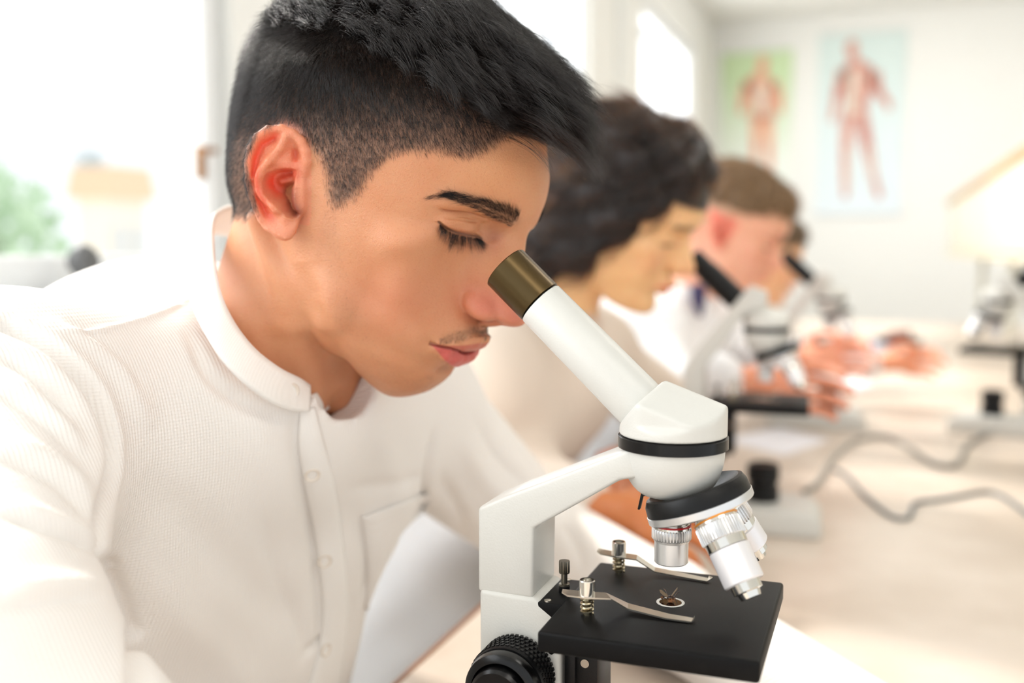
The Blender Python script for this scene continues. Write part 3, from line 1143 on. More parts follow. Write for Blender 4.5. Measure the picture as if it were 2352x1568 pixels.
p2 = poster('anatomy_poster', (1882, 80), (2070, 492), gradmat('poster_blue', srgb(216, 231, 228), srgb(228, 238, 244), 1.4, 2.35),
            'tall blue-ground anatomy chart of a walking figure, farther from the windows')
figure(p2, [[(1962, 92, 8), (1956, 108, 15), (1958, 128, 12), (1962, 140, 9)], [(1962, 140, 16), (1968, 160, 38), (1970, 195, 36), (1966, 235, 26), (1964, 272, 30)],
            [(1936, 158, 12), (1926, 200, 10), (1914, 262, 7), (1910, 280, 6)], [(2008, 165, 15), (2014, 205, 12), (2040, 238, 8), (2042, 254, 5)],
            [(1948, 272, 15), (1944, 330, 13), (1940, 400, 9), (1942, 455, 6)], [(1980, 272, 15), (1992, 335, 13), (2004, 400, 9), (2020, 455, 7)]], 'printed_figure', M_FIG2)
for _c in ([(1962, 160, 7), (1958, 205, 9), (1958, 262, 12)], [(1950, 335, 4), (1948, 440, 3)], [(1994, 335, 4), (2008, 440, 3)]):
    figure(p2, [_c], 'printed_bone', M_BONE, PY - .0135)

# ------------------------------------------------------------------ bench
BZ = .80
M_TOP = mat('bench_top', srgb(212, 196, 180), .32, mix=(srgb(226, 212, 198), 9, .35, .65))
_nt = M_TOP.node_tree
_n2 = _nt.nodes.new('ShaderNodeTexNoise')
_n2.inputs['Scale'].default_value = 120
_n2.inputs['Detail'].default_value = 6
_bp = _nt.nodes.new('ShaderNodeBump')
_bp.inputs['Strength'].default_value = .12
_bp.inputs['Distance'].default_value = .001
_nt.links.new(_n2.outputs['Fac'], _bp.inputs['Height'])
_nt.links.new(_bp.outputs['Normal'], _nt.nodes['Principled BSDF'].inputs['Normal'])
bench = empty('laboratory_bench', (.2, 1.5, 0), 'long beige laboratory bench the row of people sit at', 'bench')
EX = -.366
for i, (y0, y1) in enumerate(((-.6, 1.62), (1.624, 3.42), (3.424, 5.2))):
    mb = MB()
    mb.box(((EX + .62) / 2, (y0 + y1) / 2, BZ - .014), (.62 - EX, y1 - y0, .028), bevel=.0015, seg=1)
    mb.build('bench_top', M_TOP, bench)
    mb = MB()
    mb.box((EX - .0025, (y0 + y1) / 2, BZ - .014), (.005, y1 - y0, .029), bevel=.001, seg=1)
    mb.build('edge_strip', mat('brown_edge', srgb(150, 100, 66), .4), bench, label='brown edge strip')
for y in (-.4, 1.0, 2.4, 3.8, 5.0):
    slab('leg', (-.02, y, 0), (.04, y + .06, BZ - .028), mat('bench_leg', srgb(190, 190, 190), .4, .5), bench)
slab('drawer_unit', (.22, -.5, .02), (.60, 5.1, BZ - .03), mat('cream_laminate', srgb(236, 230, 208), .5), bench)

# raised shelf unit along the far side of the bench
M_CREAM = mat('cream_panel', srgb(214, 210, 192), .5)
sh = empty('bench_shelf', (.4, 3, BZ), 'cream raised shelf with a wooden top rail running along the bench', 'shelf')
SX = .335
SZ0 = 1.145
for y0, y1 in ((1.05, 2.6), (2.61, 4.2), (4.21, 5.9)):
    mb = MB()
    mb.box((SX + .12, (y0 + y1) / 2, (SZ0 + 1.39) / 2), (.24, y1 - y0, 1.39 - SZ0), bevel=.004)
    mb.build('panel', M_CREAM, sh)
mb = MB()
mb.box((SX + .12, 3.47, 1.402), (.27, 4.86, .026), bevel=.004)
mb.build('top_rail', mat('oak_rail', srgb(206, 168, 112), .45, mix=(srgb(186, 144, 92), 20, .4, .6)), sh, label='wooden top rail')
mb = MB()
mb.box((SX + .12, 3.47, SZ0 - .012), (.26, 4.86, .02), bevel=.003)
mb.build('bottom_board', mat('pale_beige_board', srgb(222, 210, 182), .5), sh)
for y in (1.3, 2.9, 4.4, 5.7):
    mb = MB()
    mb.box((SX + .16, y, (BZ + SZ0) / 2 - .0095), (.03, .03, SZ0 - BZ - .024), bevel=.003)
    mb.build('post', M_CREAM, sh)
slab('wall_cabinet', (.36, 2.5, 1.416), (.56, 3.05, 1.85), mat('blue_grey', srgb(168, 182, 194), .35), None,
     label='blue-grey cabinet standing on the raised bench shelf', cat='cabinet')
slab('folder', (.37, 2.2, 1.416), (.55, 2.44, 1.75), mat('dark_teal', srgb(92, 108, 112), .5), None,
     label='dark grey-green box file on the raised shelf by the blue-grey cabinet', cat='box file')

# papers on the bench
M_PAPER = mat('paper', srgb(240, 241, 248), .6)


def sheet(name, quad, lab, group=None, m=M_PAPER, z=BZ, t=.0006):
    P = [atz(x, y, z + t) for x, y in quad]
    mb = MB()
    a = [mb.bm.verts.new(p) for p in P]
    b = [mb.bm.verts.new(p - np.array([0, 0, t])) for p in P]
    mb.bm.faces.new(a)
    mb.bm.faces.new(b[::-1])
    for i in range(4):
        mb.bm.faces.new((a[i], b[i], b[(i + 1) % 4], a[(i + 1) % 4]))
    return mb.build(name, m, None, smooth=False, label=lab, cat='paper', group=group)


sheet('paper_sheet', [(1660, 1010), (1790, 980), (1905, 1010), (1800, 1046)], 'white paper sheet behind the second microscope base')
sheet('paper_sheet', [(1880, 885), (1960, 868), (2010, 880), (1940, 905)], 'white paper sheet by the hand on the third microscope')
sheet('paper_sheet', [(1930, 792), (2000, 780), (2060, 795), (1985, 812)], 'lilac-white paper under the far dark dish', m=mat('lilac_paper', srgb(222, 214, 228), .6))
# ================================================================== microscopes
# local frame: origin on the bench under the optical axis, +x away from the user, +y towards the far end of the room, z up
MK = .965
AX, AY = -.1022, .5268
SZ = CAM[2] - .2 * MK - BZ            # stage top over the bench
M_ENAMEL = mat('white_enamel', srgb(212, 211, 205), .34, bump=.12, bump_scale=900)
M_BLACK = mat('black_satin', srgb(9, 9, 10), .4, bump=.1, bump_scale=1500, Specular_IOR_Level=.3)
M_STAGE = mat('stage_black', srgb(9, 9, 10), .5, mix=(srgb(22, 22, 23), 45, .55, .85), Specular_IOR_Level=.16)
M_GLOSSBLK = mat('black_gloss', srgb(6, 6, 7), .24, Specular_IOR_Level=.35)
M_CHROME = mat('chrome', srgb(225, 222, 215), .12, 1.0)
M_STEEL = mat('brushed_steel', srgb(205, 198, 186), .24, 1.0)
M_ALU = mat('satin_aluminium', srgb(222, 222, 222), .32, .85)
M_ALUW = mat('pale_aluminium', srgb(236, 234, 236), .3, .35)
M_BRONZE = mat('bronze_anodised', srgb(88, 72, 45), .28, .85)
M_RED = mat('red_ring', srgb(190, 22, 30), .3)
M_ORANGE = mat('orange_ring', srgb(222, 140, 30), .3)
M_DARKGLASS = mat('dark_glass', srgb(24, 12, 10), .08)


def on_plane(px, py, Y):
    """photo point on the vertical plane Y of the near microscope -> local (x, z)"""
    r = ray(px, py)
    p = CAM + r * ((Y - CAM[1]) / r[1])
    return p[0] - AX, p[2] - BZ


def on_level(px, py, z):
    p = atz(px, py, z + BZ)
    return p[0] - AX, p[1] - AY


def axis_z(py, r=0.0, x=0.0):
    """height on the axis whose near side (radius r) is seen at photo row py"""
    c = np.array([AX + x, AY, 0])
    d = c[:2] / np.linalg.norm(c[:2])
    lo, hi = 0.0, .6
    for _ in range(40):
        m = (lo + hi) / 2
        if proj([c[0] - d[0] * r, c[1] - d[1] * r, BZ + m])[1] > py:
            lo = m
        else:
            hi = m
    return lo


def knurl(mb, a, b, r, n, depth):
    """a ring with vertical ribs"""
    a, b = Vector(a), Vector(b)
    ax = (b - a).normalized()
    u = ax.orthogonal().normalized()
    w = ax.cross(u)
    rings = []
    for c, k in ((a, .96), (a + ax * .0006, 1), (b - ax * .0006, 1), (b, .96)):
        ring = []
        for i in range(n * 4):
            t = 2 * math.pi * i / (n * 4)
            rr = (r if (i % 4) in (0, 1) else r - depth) * k
            ring.append(mb.bm.verts.new(c + (u * math.cos(t) + w * math.sin(t)) * rr))
        rings.append(ring)
    m = n * 4
    for r0, r1 in zip(rings, rings[1:]):
        for i in range(m):
            mb.bm.faces.new((r0[i], r0[(i + 1) % m], r1[(i + 1) % m], r1[i]))
    mb.bm.faces.new(rings[0][::-1])
    mb.bm.faces.new(rings[-1])
    bmesh.ops.transform(mb.bm, matrix=mb.M, verts=[v for r_ in rings for v in r_])


def build_microscope(label, variant='near', group=None):
    near = variant == 'near'
    T = empty('microscope', (AX, AY, BZ), label, 'microscope', group)
    T.matrix_world = Matrix.Translation((AX, AY, BZ))
    LM_ = Matrix.Translation((AX, AY, BZ))
    Y1, Y2 = -.0205, .0205

    def P(b, name, m, parent=T, **kw):
        o = b.build(name, m, parent, **kw)
        return o
    # ---- arm and pillar
    f = lambda px, py: on_plane(px, py, AY + Y1)
    arm = [f(*p) for p in [(1097, 1166), (1165, 1137), (1257, 1103), (1435, 1035), (1500, 1010), (1500, 1095), (1424, 1103), (1225, 1214), (1223, 1375)]]
    arm = arm + [(arm[0][0], arm[-1][1])]
    if not near:
        arm = [(-.103, .205), (-.085, .232), (-.022, .312), (.0, .305), (.0, .285), (-.026, .278), (-.075, .205), (-.075, .16), (-.103, .16)]
    b = MB(LM_)
    b.prism(arm, lambda p, q, d: (p, d, q), Y1, Y2, bevel=.0022, seg=3)
    P(b, 'arm', M_ENAMEL)
    x0, x1 = arm[-1][0], arm[-2][0]
    zt = arm[-1][1]
    bl = on_plane(1107, 1360, AY + Y1)
    br_ = on_plane(1288, 1500, AY + Y1)[0] if near else x1 + .018
    b = MB(LM_)
    b.prism([(x0 + .0012, .02), (x0 + .0012, zt + .002), (x1 + .001, zt + .001), (br_, zt - .010), (br_, .02)], lambda p, q, d: (p, d, q), Y1 - .0012, Y2 + .0012, bevel=.0026, seg=3)
    P(b, 'pillar', M_ENAMEL)
    # ---- base
    b = MB(LM_)
    b.prism([(x0 - .012, 0), (x0 - .012, .026), (x0 + .0, .034), (.02, .034), (.062, .030), (.074, .018), (.074, 0)], lambda p, q, d: (p, d, q), -.052, .052, bevel=.004, seg=3)
    P(b, 'base', M_ENAMEL)
    b = MB(LM_)
    b.lathe([(0, .021), (.018, .021), (.020, .0185), (.026, .0185), (.028, .021), (.046, .021), (.049, .018), (.049, .012), (.047, .011)], (0, 0, .033), (0, 0, .1), 36)
    P(b, 'lamp_housing', M_BLACK)
    # ---- focus knobs
    kz = axis_z(1568, .0, -.12) - .002 if near else .075
    kx, kzz = on_plane(1165, 1572, AY + Y1 - .02) if near else (x0 + .022, .09)
    kob = []
    for s in (-1, 1):
        b = MB(LM_)
        a = Vector((kx, s * .0215, kzz))
        e = a + Vector((0, s, 0))
        b.lathe([(0, .012), (.002, .021), (.0205, .0218), (.0215, .0212)], a, e, 72)
        k = P(b, 'coarse_focus_knob', M_BLACK)
        # raised studs of the grip
        b = MB(LM_)
        for j in range(5):
            for i in range(48):
                t = 2 * math.pi * (i + .5 * (j % 2)) / 48
                c = a + Vector((math.cos(t) * .0216, s * (.004 + j * .0036), math.sin(t) * .0216))
                b.box(c, (.0014, .0022, .0016), Matrix.Rotation(-t, 3, 'Y'))
        P(b, 'grip_studs', M_BLACK, k, smooth=False, kind='stuff')
        b = MB(LM_)
        b.lathe([(0, .0205), (.003, .0212), (.0075, .0205), (.009, .0185), (.0094, .0165), (.0075, .016), (.0072, .0155), (.014, .015), (.0155, .0135), (.0155, .0001)], a + Vector((0, s * .0215, 0)), e + Vector((0, s * .0215, 0)), 64, cap=False)
        P(b, 'fine_focus_knob', M_GLOSSBLK)
    # ---- head: cylinder cut by two sloping planes
    R0 = .0291
    zr0, zr1 = axis_z(1052, R0), axis_z(1022, R0)
    zc = zr1
    pk = on_plane(1525, 872, AY)          # ridge
    lt = on_plane(1432, 966, AY)
    rt = on_plane(1666, 930, AY)
    v = Vol((-34, -34, 0), (34, 34, 75), .8)
    pk = ((pk[0]) * 1000, (pk[1] - zc) * 1000)
    lt = (lt[0] * 1000, (lt[1] - zc) * 1000)
    rt = (rt[0] * 1000, (rt[1] - zc) * 1000)

    def headfn(X, Y, Z):
        c = np.sqrt(X * X + Y * Y) - (R0 - .0004) * 1000
        out = smax(c, -Z + .3, .6)

        def half(p, q, e):
            d = np.array([q[0] - p[0], q[1] - p[1]])
            d /= np.linalg.norm(d)
            n = (-d[1], d[0])
            return (X - p[0]) * n[0] + (Z - p[1]) * n[1] + 0 * Y
        h1 = half(lt, pk, 0)
        h2 = half(pk, rt, 0) * 0.9 + (np.sqrt(Y * Y + 9) - 3) * .5
        out = smax(out, smax(h1, h2, 2.2), 1.6)
        out = smax(out, np.abs(Y) - 25.5 - np.clip(8 - Z, 0, 8) * 1.2, 2.0)
        return out
    v.op(headfn, 1)
    Vh, Qh = v.mesh(1)
    Vh = Vh / 1000 + np.array([AX, AY, BZ + zc])
    head = put('head', from_np('head', Vh, Qh), M_ENAMEL, T)
    b = MB(LM_)
    hx, hz = on_plane(1475, 1000, AY - .018)
    b.lathe([(0, .0016), (.0006, .0016)], (hx, -.0215, hz), (hx - .0006, -.03, hz), 16)
    P(b, 'set_screw', M_BLACK, head)
    b = MB(LM_)
    b.lathe([(0, R0 - .001), (.0004, R0 + .0004), (zr1 - zr0 - .0004, R0 + .0004), (zr1 - zr0, R0 - .001)], (0, 0, zr0), (0, 0, 1), 72)
    P(b, 'collar_ring', M_GLOSSBLK)
    # ---- bowl under the ring
    zb = axis_z(1150, .010)
    hh = zr0 - zb
    prof = [(0, .011)]
    for k in range(1, 15):
        t = k / 14
        prof.append((hh * t, .0105 + (.0278 - .0105) * (1 - (1 - t) ** 2.1) ** .52))
    b = MB(LM_)
    b.lathe(prof, (0, 0, zb), (0, 0, 1), 72)
    P(b, 'bowl', M_ENAMEL)
    # ---- eyepiece tube
    a0 = on_plane(1467, 925, AY)
    a1 = on_plane(1160, 613, AY)
    A = Vector((a0[0], 0, a0[1]))
    D = (Vector((a1[0], 0, a1[1])) - A)
    Ln = D.length
    D.normalize()
    cap = .0285
    b = MB(LM_)
    st = -.012
    b.lathe([(st, .0146), (0, .0146), (.004, .0146), (Ln - cap - .0012, .01395), (Ln - cap - .0004, .0134)], A, A + D, 64)
    P(b, 'eyepiece_tube', M_ENAMEL)
    b = MB(LM_)
    b.lathe([(0, .0136), (.0009, .0136)], A + D * (Ln - cap - .0012), A + D * Ln, 48)
    P(b, 'tube_seam', M_GLOSSBLK)
    b = MB(LM_)
    c0 = A + D * (Ln - cap)
    b.lathe([(0, .0132), (.0005, .01395), (cap - .0006, .01395), (cap, .0134), (cap, .0125), (cap - .003, .0115), (cap - .003, .0001)], c0, c0 + D, 64, cap=False)
    P(b, 'eyepiece_cap', M_BRONZE if near else M_BLACK, label='bronze eyepiece cap' if near else 'black eyepiece cap')
    if not near:
        b = MB(LM_)
        b.lathe([(0, .0150), (.0555, .0150), (.0556, .0141)], A + D * (Ln - cap - .054), A + D * Ln, 48)
        P(b, 'eyepiece_sleeve', M_BLACK)
    # ---- revolving nosepiece
    be = math.radians(20)
    a = Vector((math.sin(be), 0, -math.cos(be)))
    e1 = Vector((-math.cos(be), 0, -math.sin(be)))
    e2 = Vector((0, -1, 0))
    rm = .0172
    zo = axis_z(1203, .0115)
    c = Vector((0, 0, zo)) - e1 * rm         # centre of the lower face
    b = MB(LM_)
    b.lathe([(-.0075, .004), (-.0085, .014), (-.0125, .0225), (-.0138, .0248), (-.0132, .0268), (-.010, .0284), (-.0048, .0288), (-.0045, .0284), (-.0045, .001)], c, c + a, 72)
    tur = P(b, 'nosepiece_cover', M_BLACK)
    b = MB(LM_)
    b.lathe([(0, .001), (.0, .0262), (.0002, .0268)], c - a * .0052, c, 48)
    b.lathe([(-.0052, .0284), (-.0048, .0292), (-.0012, .0292), (-.0005, .0286), (0, .024), (.0012, .012), (.0014, .001)], c, c + a, 72)
    P(b, 'nosepiece_ring', M_ALU)
    b = MB(LM_)
    q = c - a * .006 + Vector((-.0280, -.006, .006))
    b.box(q, (.0022, .006, .009), bevel=.0004)
    b.box(q + Vector((-.0016, 0, -.0065)), (.0012, .004, .012), Matrix.Rotation(.2, 3, 'Y'), bevel=.0003)
    b.lathe([(0, .0014), (.0012, .0014)], q + Vector((-.0012, -.001, .003)), q + Vector((-.01, -.001, .003)), 12)
    P(b, 'click_stop', M_BLACK)
    zl = SZ
    k0 = 0
    specs = [(0, [.0035, .0075, .0], .0245, M_RED, .0108, .0092), (120, [], .046, M_ORANGE, .0122, .0108), (240, [], .040, mat('yellow_ring', srgb(226, 196, 60), .3), .0112, .0104)]
    for az, _, L, ringm, rk, rb in specs:
        t = math.radians(az)
        ev = e1 * math.cos(t) + e2 * math.sin(t)
        o0 = c + ev * rm
        dv = (a * math.cos(be) + ev * math.sin(be)).normalized()
        E = o0 + dv
        ob = empty('objective', LM_ @ o0)
        ob.parent = T
        ob.matrix_parent_inverse = T.matrix_world.inverted()
        # the joint and colour ring
        b = MB(LM_)
        b.lathe([(-.003, rb), (.0022, rb), (.0024, rk - .0009), (.0052, rk - .0007)], o0, E, 40)
        P(b, 'mount', M_CHROME, ob)
        b = MB(LM_)
        b.lathe([(.0028, rk - .0008), (.0030, rk - .0002), (.0038, rk - .0002), (.0040, rk - .0008)], o0, E, 40)
        P(b, 'colour_ring', ringm, ob)
        b = MB(LM_)
        kl = .0062 if az == 0 else .0095
        knurl(b, o0 + dv * .0050, o0 + dv * (.0050 + kl), rk, 40, .0008)
        P(b, 'grip_ring', M_ALU, ob)
        z = .0050 + kl
        b = MB(LM_)
        if az == 0:
            b.lathe([(z, rk - .001), (z + .0012, rk - .0012), (z + .0014, rb), (L - .0006, rb), (L, rb - .0006), (L, rb - .002), (L - .001, rb - .003), (L - .001, .0001)], o0, E, 48)
            P(b, 'barrel', M_ALU, ob)
        else:
            b.lathe([(z, rk - .0012), (z + .0045, rk - .0014), (z + .0047, rb - .001)], o0, E, 40)
            P(b, 'neck_ring', M_CHROME, ob)
            b = MB(LM_)
            b.lathe([(z + .0045, rb - .001), (z + .0052, rb), (L - .0085, rb - .0002), (L - .0078, rb - .0008)], o0, E, 48)
            P(b, 'barrel', M_ALUW, ob)
            b = MB(LM_)
            b.lathe([(L - .008, rb - .0028), (L - .0035, rb - .003), (L - .0030, rb - .0048), (L, rb - .0055), (L, .0001)], o0, E, 36)
            P(b, 'lens_tip', M_CHROME, ob)
    # ---- stage
    q = [on_level(*p, SZ) for p in [(1370, 1290), (1785, 1333), (1762, 1536), (1249, 1440)]]
    sx0, sx1 = (q[0][0] + q[3][0]) / 2, (q[1][0] + q[2][0]) / 2
    sy1, sy0 = (q[0][1] + q[1][1]) / 2, (q[2][1] + q[3][1]) / 2
    b = MB(LM_)
    b.box(((sx0 + sx1) / 2, (sy0 + sy1) / 2, SZ - .0055), (sx1 - sx0, sy1 - sy0, .011), bevel=.0018, seg=3)
    stg = P(b, 'stage', M_STAGE)
    b = MB(LM_)
    lx0 = on_level(1236, 1380, SZ - .001)[0]
    b.box(((lx0 + sx0) / 2 + .01, (Y1 + Y2) / 2 + .0, SZ - .006), (sx0 - lx0 + .02, .043, .0095), bevel=.0006)
    brk = P(b, 'stage_bracket', M_STAGE)
    for px, py in ((1258, 1379), (1304, 1331)):
        x, y = on_level(px, py, SZ - .001)
        b = MB(LM_)
        b.lathe([(0, .0021), (.0007, .0020), (.0010, .0012)], (x, y, SZ - .0013), (x, y, 1), 20)
        P(b, 'screw', M_STEEL, brk)
    b = MB(LM_)
    b.box((sx0 + .004, -.002, SZ - .045), (.006, .036, .070), bevel=.0008)
    b.box((sx0 + .0105, -.002, SZ - .042), (.018, .030, .062), bevel=.003)
    sl_ = P(b, 'stage_slide', M_BLACK)
    b = MB(LM_)
    b.lathe([(0, .0024), (.0008, .0024)], (sx0 + .012, -.0172, SZ - .034), (sx0 + .012, -.03, SZ - .034), 20)
    P(b, 'screw', M_STEEL, sl_)
    b = MB(LM_)
    x, z = on_plane(1268, 1494, AY + Y1)
    b.lathe([(0, .0016), (.0004, .0016)], (x, Y1 - .0012, z), (x, Y1 - .03, z), 16)
    P(b, 'pillar_hole', M_GLOSSBLK)
    # thumb screw
    x, y = on_level(1296, 1353, SZ)
    b = MB(LM_)
    b.lathe([(0, .0032), (.0035, .0032)], (x, y, SZ - .0012), (x, y, 1), 24)
    P(b, 'rubber_foot', M_BLACK)
    b = MB(LM_)
    b.lathe([(.0022, .0031), (.0034, .0031), (.0036, .0018), (.0095, .0018), (.0096, .0030), (.0102, .0031)], (x, y, SZ), (x, y, 1), 24)
    knurl(b, (x, y, SZ + .0098), (x, y, SZ + .0168), .0031, 14, .0004)
    P(b, 'thumb_screw', mat('worn_nickel', srgb(130, 124, 112), .3, 1.0))
    # opening in the stage
    hx, hy = on_level(1540, 1383, SZ)
    b = MB(LM_)
    b.lathe([(0, .0077), (.0004, .0077), (.0004, .0062), (-.0006, .0058)], (hx, hy, SZ - .0002), (hx, hy, 1), 40, cap=False)
    P(b, 'stage_ring', mat('white_ring', srgb(225, 222, 215), .4), stg)
    b = MB(LM_)
    b.lathe([(0, .0060), (.0003, .0060)], (hx, hy, SZ - .0002), (hx, hy, 1), 32)
    P(b, 'condenser_lens', M_DARKGLASS, stg)
    # spring clips
    for (cx, cy), line in (((1348, 1411), [(1284, 1372), (1300, 1377), (1342, 1382), (1392, 1384), (1438, 1408), (1530, 1432), (1588, 1441), (1594, 1434)]),
                           ((1421, 1314), [(1369, 1275), (1382, 1280), (1418, 1287), (1460, 1293), (1502, 1321), (1575, 1336), (1626, 1346), (1633, 1338)])):
        x, y = on_level(cx, cy, SZ)
        hs = [.0115, .0105, .0105, .0105, .0028, .0012, .0009, .0026]
        pts = []
        for (px, py), hgt in zip(line, hs):
            u, w = on_level(px, py, SZ + hgt)
            pts.append(Vector((u, w, SZ + hgt)))
        # keep the strip running through the post
        sh_ = Vector((x, y, 0)) - Vector((pts[2].x, pts[2].y, 0))
        pts = [p + sh_ for p in pts]
        wid = [.0024, .0042, .0046, .0046, .0040, .0034, .0028, .0020]
        b = MB(LM_)
        up, dn = [], []
        for i, p in enumerate(pts):
            t = (pts[min(i + 1, 7)] - pts[max(i - 1, 0)])
            n = Vector((-t.y, t.x, 0)).normalized() * wid[i]
            for k, zz in ((up, .0004), (dn, -.0004)):
                k.append((b.bm.verts.new(p + n + Vector((0, 0, zz))), b.bm.verts.new(p - n + Vector((0, 0, zz)))))
        allv = [v_ for pr in up + dn for v_ in pr]
        for i in range(7):
            b.bm.faces.new((up[i][0], up[i + 1][0], up[i + 1][1], up[i][1]))
            b.bm.faces.new((dn[i][1], dn[i + 1][1], dn[i + 1][0], dn[i][0]))
            b.bm.faces.new((up[i][0], dn[i][0], dn[i + 1][0], up[i + 1][0]))
            b.bm.faces.new((up[i][1], up[i + 1][1], dn[i + 1][1], dn[i][1]))
        b.bm.faces.new((up[0][0], up[0][1], dn[0][1], dn[0][0]))
        b.bm.faces.new((up[7][1], up[7][0], dn[7][0], dn[7][1]))
        bmesh.ops.transform(b.bm, matrix=LM_, verts=allv)
        cl = P(b, 'stage_clip', M_STEEL, angle=20)
        b = MB(LM_)
        b.lathe([(.0095, .0036), (.010, .0042), (.0185, .0042), (.019, .0038), (.019, .0030), (.0168, .0029), (.0168, .0001)], (x, y, SZ), (x, y, 1), 32, cap=False)
        P(b, 'clip_cap', M_CHROME, cl)
        b = MB(LM_)
        co = [(x + .0032 * math.cos(t_ * .45), y + .0032 * math.sin(t_ * .45), SZ + .0006 + t_ * .0088 / 56) for t_ in range(57)]
        b.tube(co, .00065, 6)
        b.lathe([(-.001, .0020), (.0095, .0020)], (x, y, SZ), (x, y, 1), 16)
        P(b, 'spring', mat('nickel', srgb(190, 178, 150), .25, 1.0), cl)
    return T


mic1 = build_microscope('white monocular microscope with a bronze eyepiece, in front of the nearest man')


# the specimen lying over the opening
hx, hy = on_level(1540, 1383, SZ)
sp = empty('insect_specimen', (AX + hx, AY + hy, BZ + SZ), 'dried brown insect lying over the hole of the nearest microscope stage', 'specimen')
SM = Matrix.Translation((AX + hx, AY + hy, BZ + SZ))
M_BUG = mat('dried_insect', srgb(48, 30, 20), .35, mix=(srgb(150, 96, 52), 260, .5, .62))
b = MB(SM)
b.lathe([(0, .0003), (.0008, .0012), (.0022, .0016), (.0036, .0012), (.0044, .0003)], (-.0022, .0006, .0018), (.01, .002, .0042), 12, cap=False)
b.lathe([(0, .0003), (.0006, .0010), (.0016, .0011), (.0022, .0003)], (-.0035, .0004, .0022), (-.02, .001, .004), 10, cap=False)
b.build('abdomen', M_BUG, sp)
b = MB(SM)
for i, (p, q, r_) in enumerate([((-.001, -.001, .002), (.001, -.0035, .0036), (.003, -.004, .0003)), ((.001, -.001, .002), (.003, -.003, .004), (.0045, -.0035, .0006)), ((.0005, .001, .0022), (.0015, .003, .0052), (.003, .0035, .0065)),
                                ((-.002, .001, .002), (-.003, .003, .0048), (-.0045, .0035, .0062)), ((.002, .0, .003), (.0035, .0008, .0058), (.0052, .0012, .0066)), ((-.002, -.001, .002), (-.0035, -.0028, .0032), (-.0045, -.0032, .0004))]):
    b.tube([p, q, r_], [.00035, .00028, .00016], 6)
b.build('legs', M_BUG, sp, kind='stuff')
M_WING = mat('insect_wing', srgb(140, 120, 96), .25, Alpha=.7)
for tip, wd in (((-.0062, .0022, .0050), .0014), ((.0042, .0016, .0078), .0012)):
    b = MB(SM)
    b.prism([(0, -.0003), (.5, -wd), (.85, -wd * .9), (1, 0), (.8, wd * .7), (.4, wd * .5), (0, .0003)],
            lambda p, q, d: (tip[0] * p - .0006, tip[1] * p + q * .8 + .0004, .0024 + (tip[2] - .002) * p + q * .6 + d), 0, .00008)
    b.build('wing', M_WING, sp)
b = MB(SM)
b.box((.0006, -.0010, .0012), (.0034, .0022, .0012), Matrix.Rotation(.4, 3, 'Z'), bevel=.0004)
b.build('flake', mat('brown_flake', srgb(150, 98, 58), .5), sp)
# ================================================================== skin, shirt and hair of the young man
def inside(P, poly):
    poly = np.asarray(poly, float)
    x, y = P[:, 0], P[:, 1]
    c = np.zeros(len(P), bool)
    j = len(poly) - 1
    for i in range(len(poly)):
        a, b = poly[i], poly[j]
        with np.errstate(divide='ignore', invalid='ignore'):
            t = ((a[1] > y) != (b[1] > y)) & (x < (b[0] - a[0]) * (y - a[1]) / (b[1] - a[1] + 1e-12) + a[0])
        c ^= t
        j = i
    return c


def poly_soft(P, poly, w):
    """1 inside, 0 outside, w pixels wide edge"""
    poly = np.asarray(poly, float)
    L = np.vstack([poly, poly[:1]])
    Z = np.zeros((len(L), 1))
    d, _ = polydist(np.column_stack([P, np.zeros(len(P))]), np.hstack([L, Z]))
    s = np.where(inside(P, poly), d, -d)
    t = np.clip(s / w + .5, 0, 1)
    return t * t * (3 - 2 * t)


def add_color(me, name, C):
    a = me.color_attributes.new(name, 'FLOAT_COLOR', 'POINT')
    a.data.foreach_set('color', np.column_stack([C, np.ones(len(C))]).astype(np.float32).ravel())


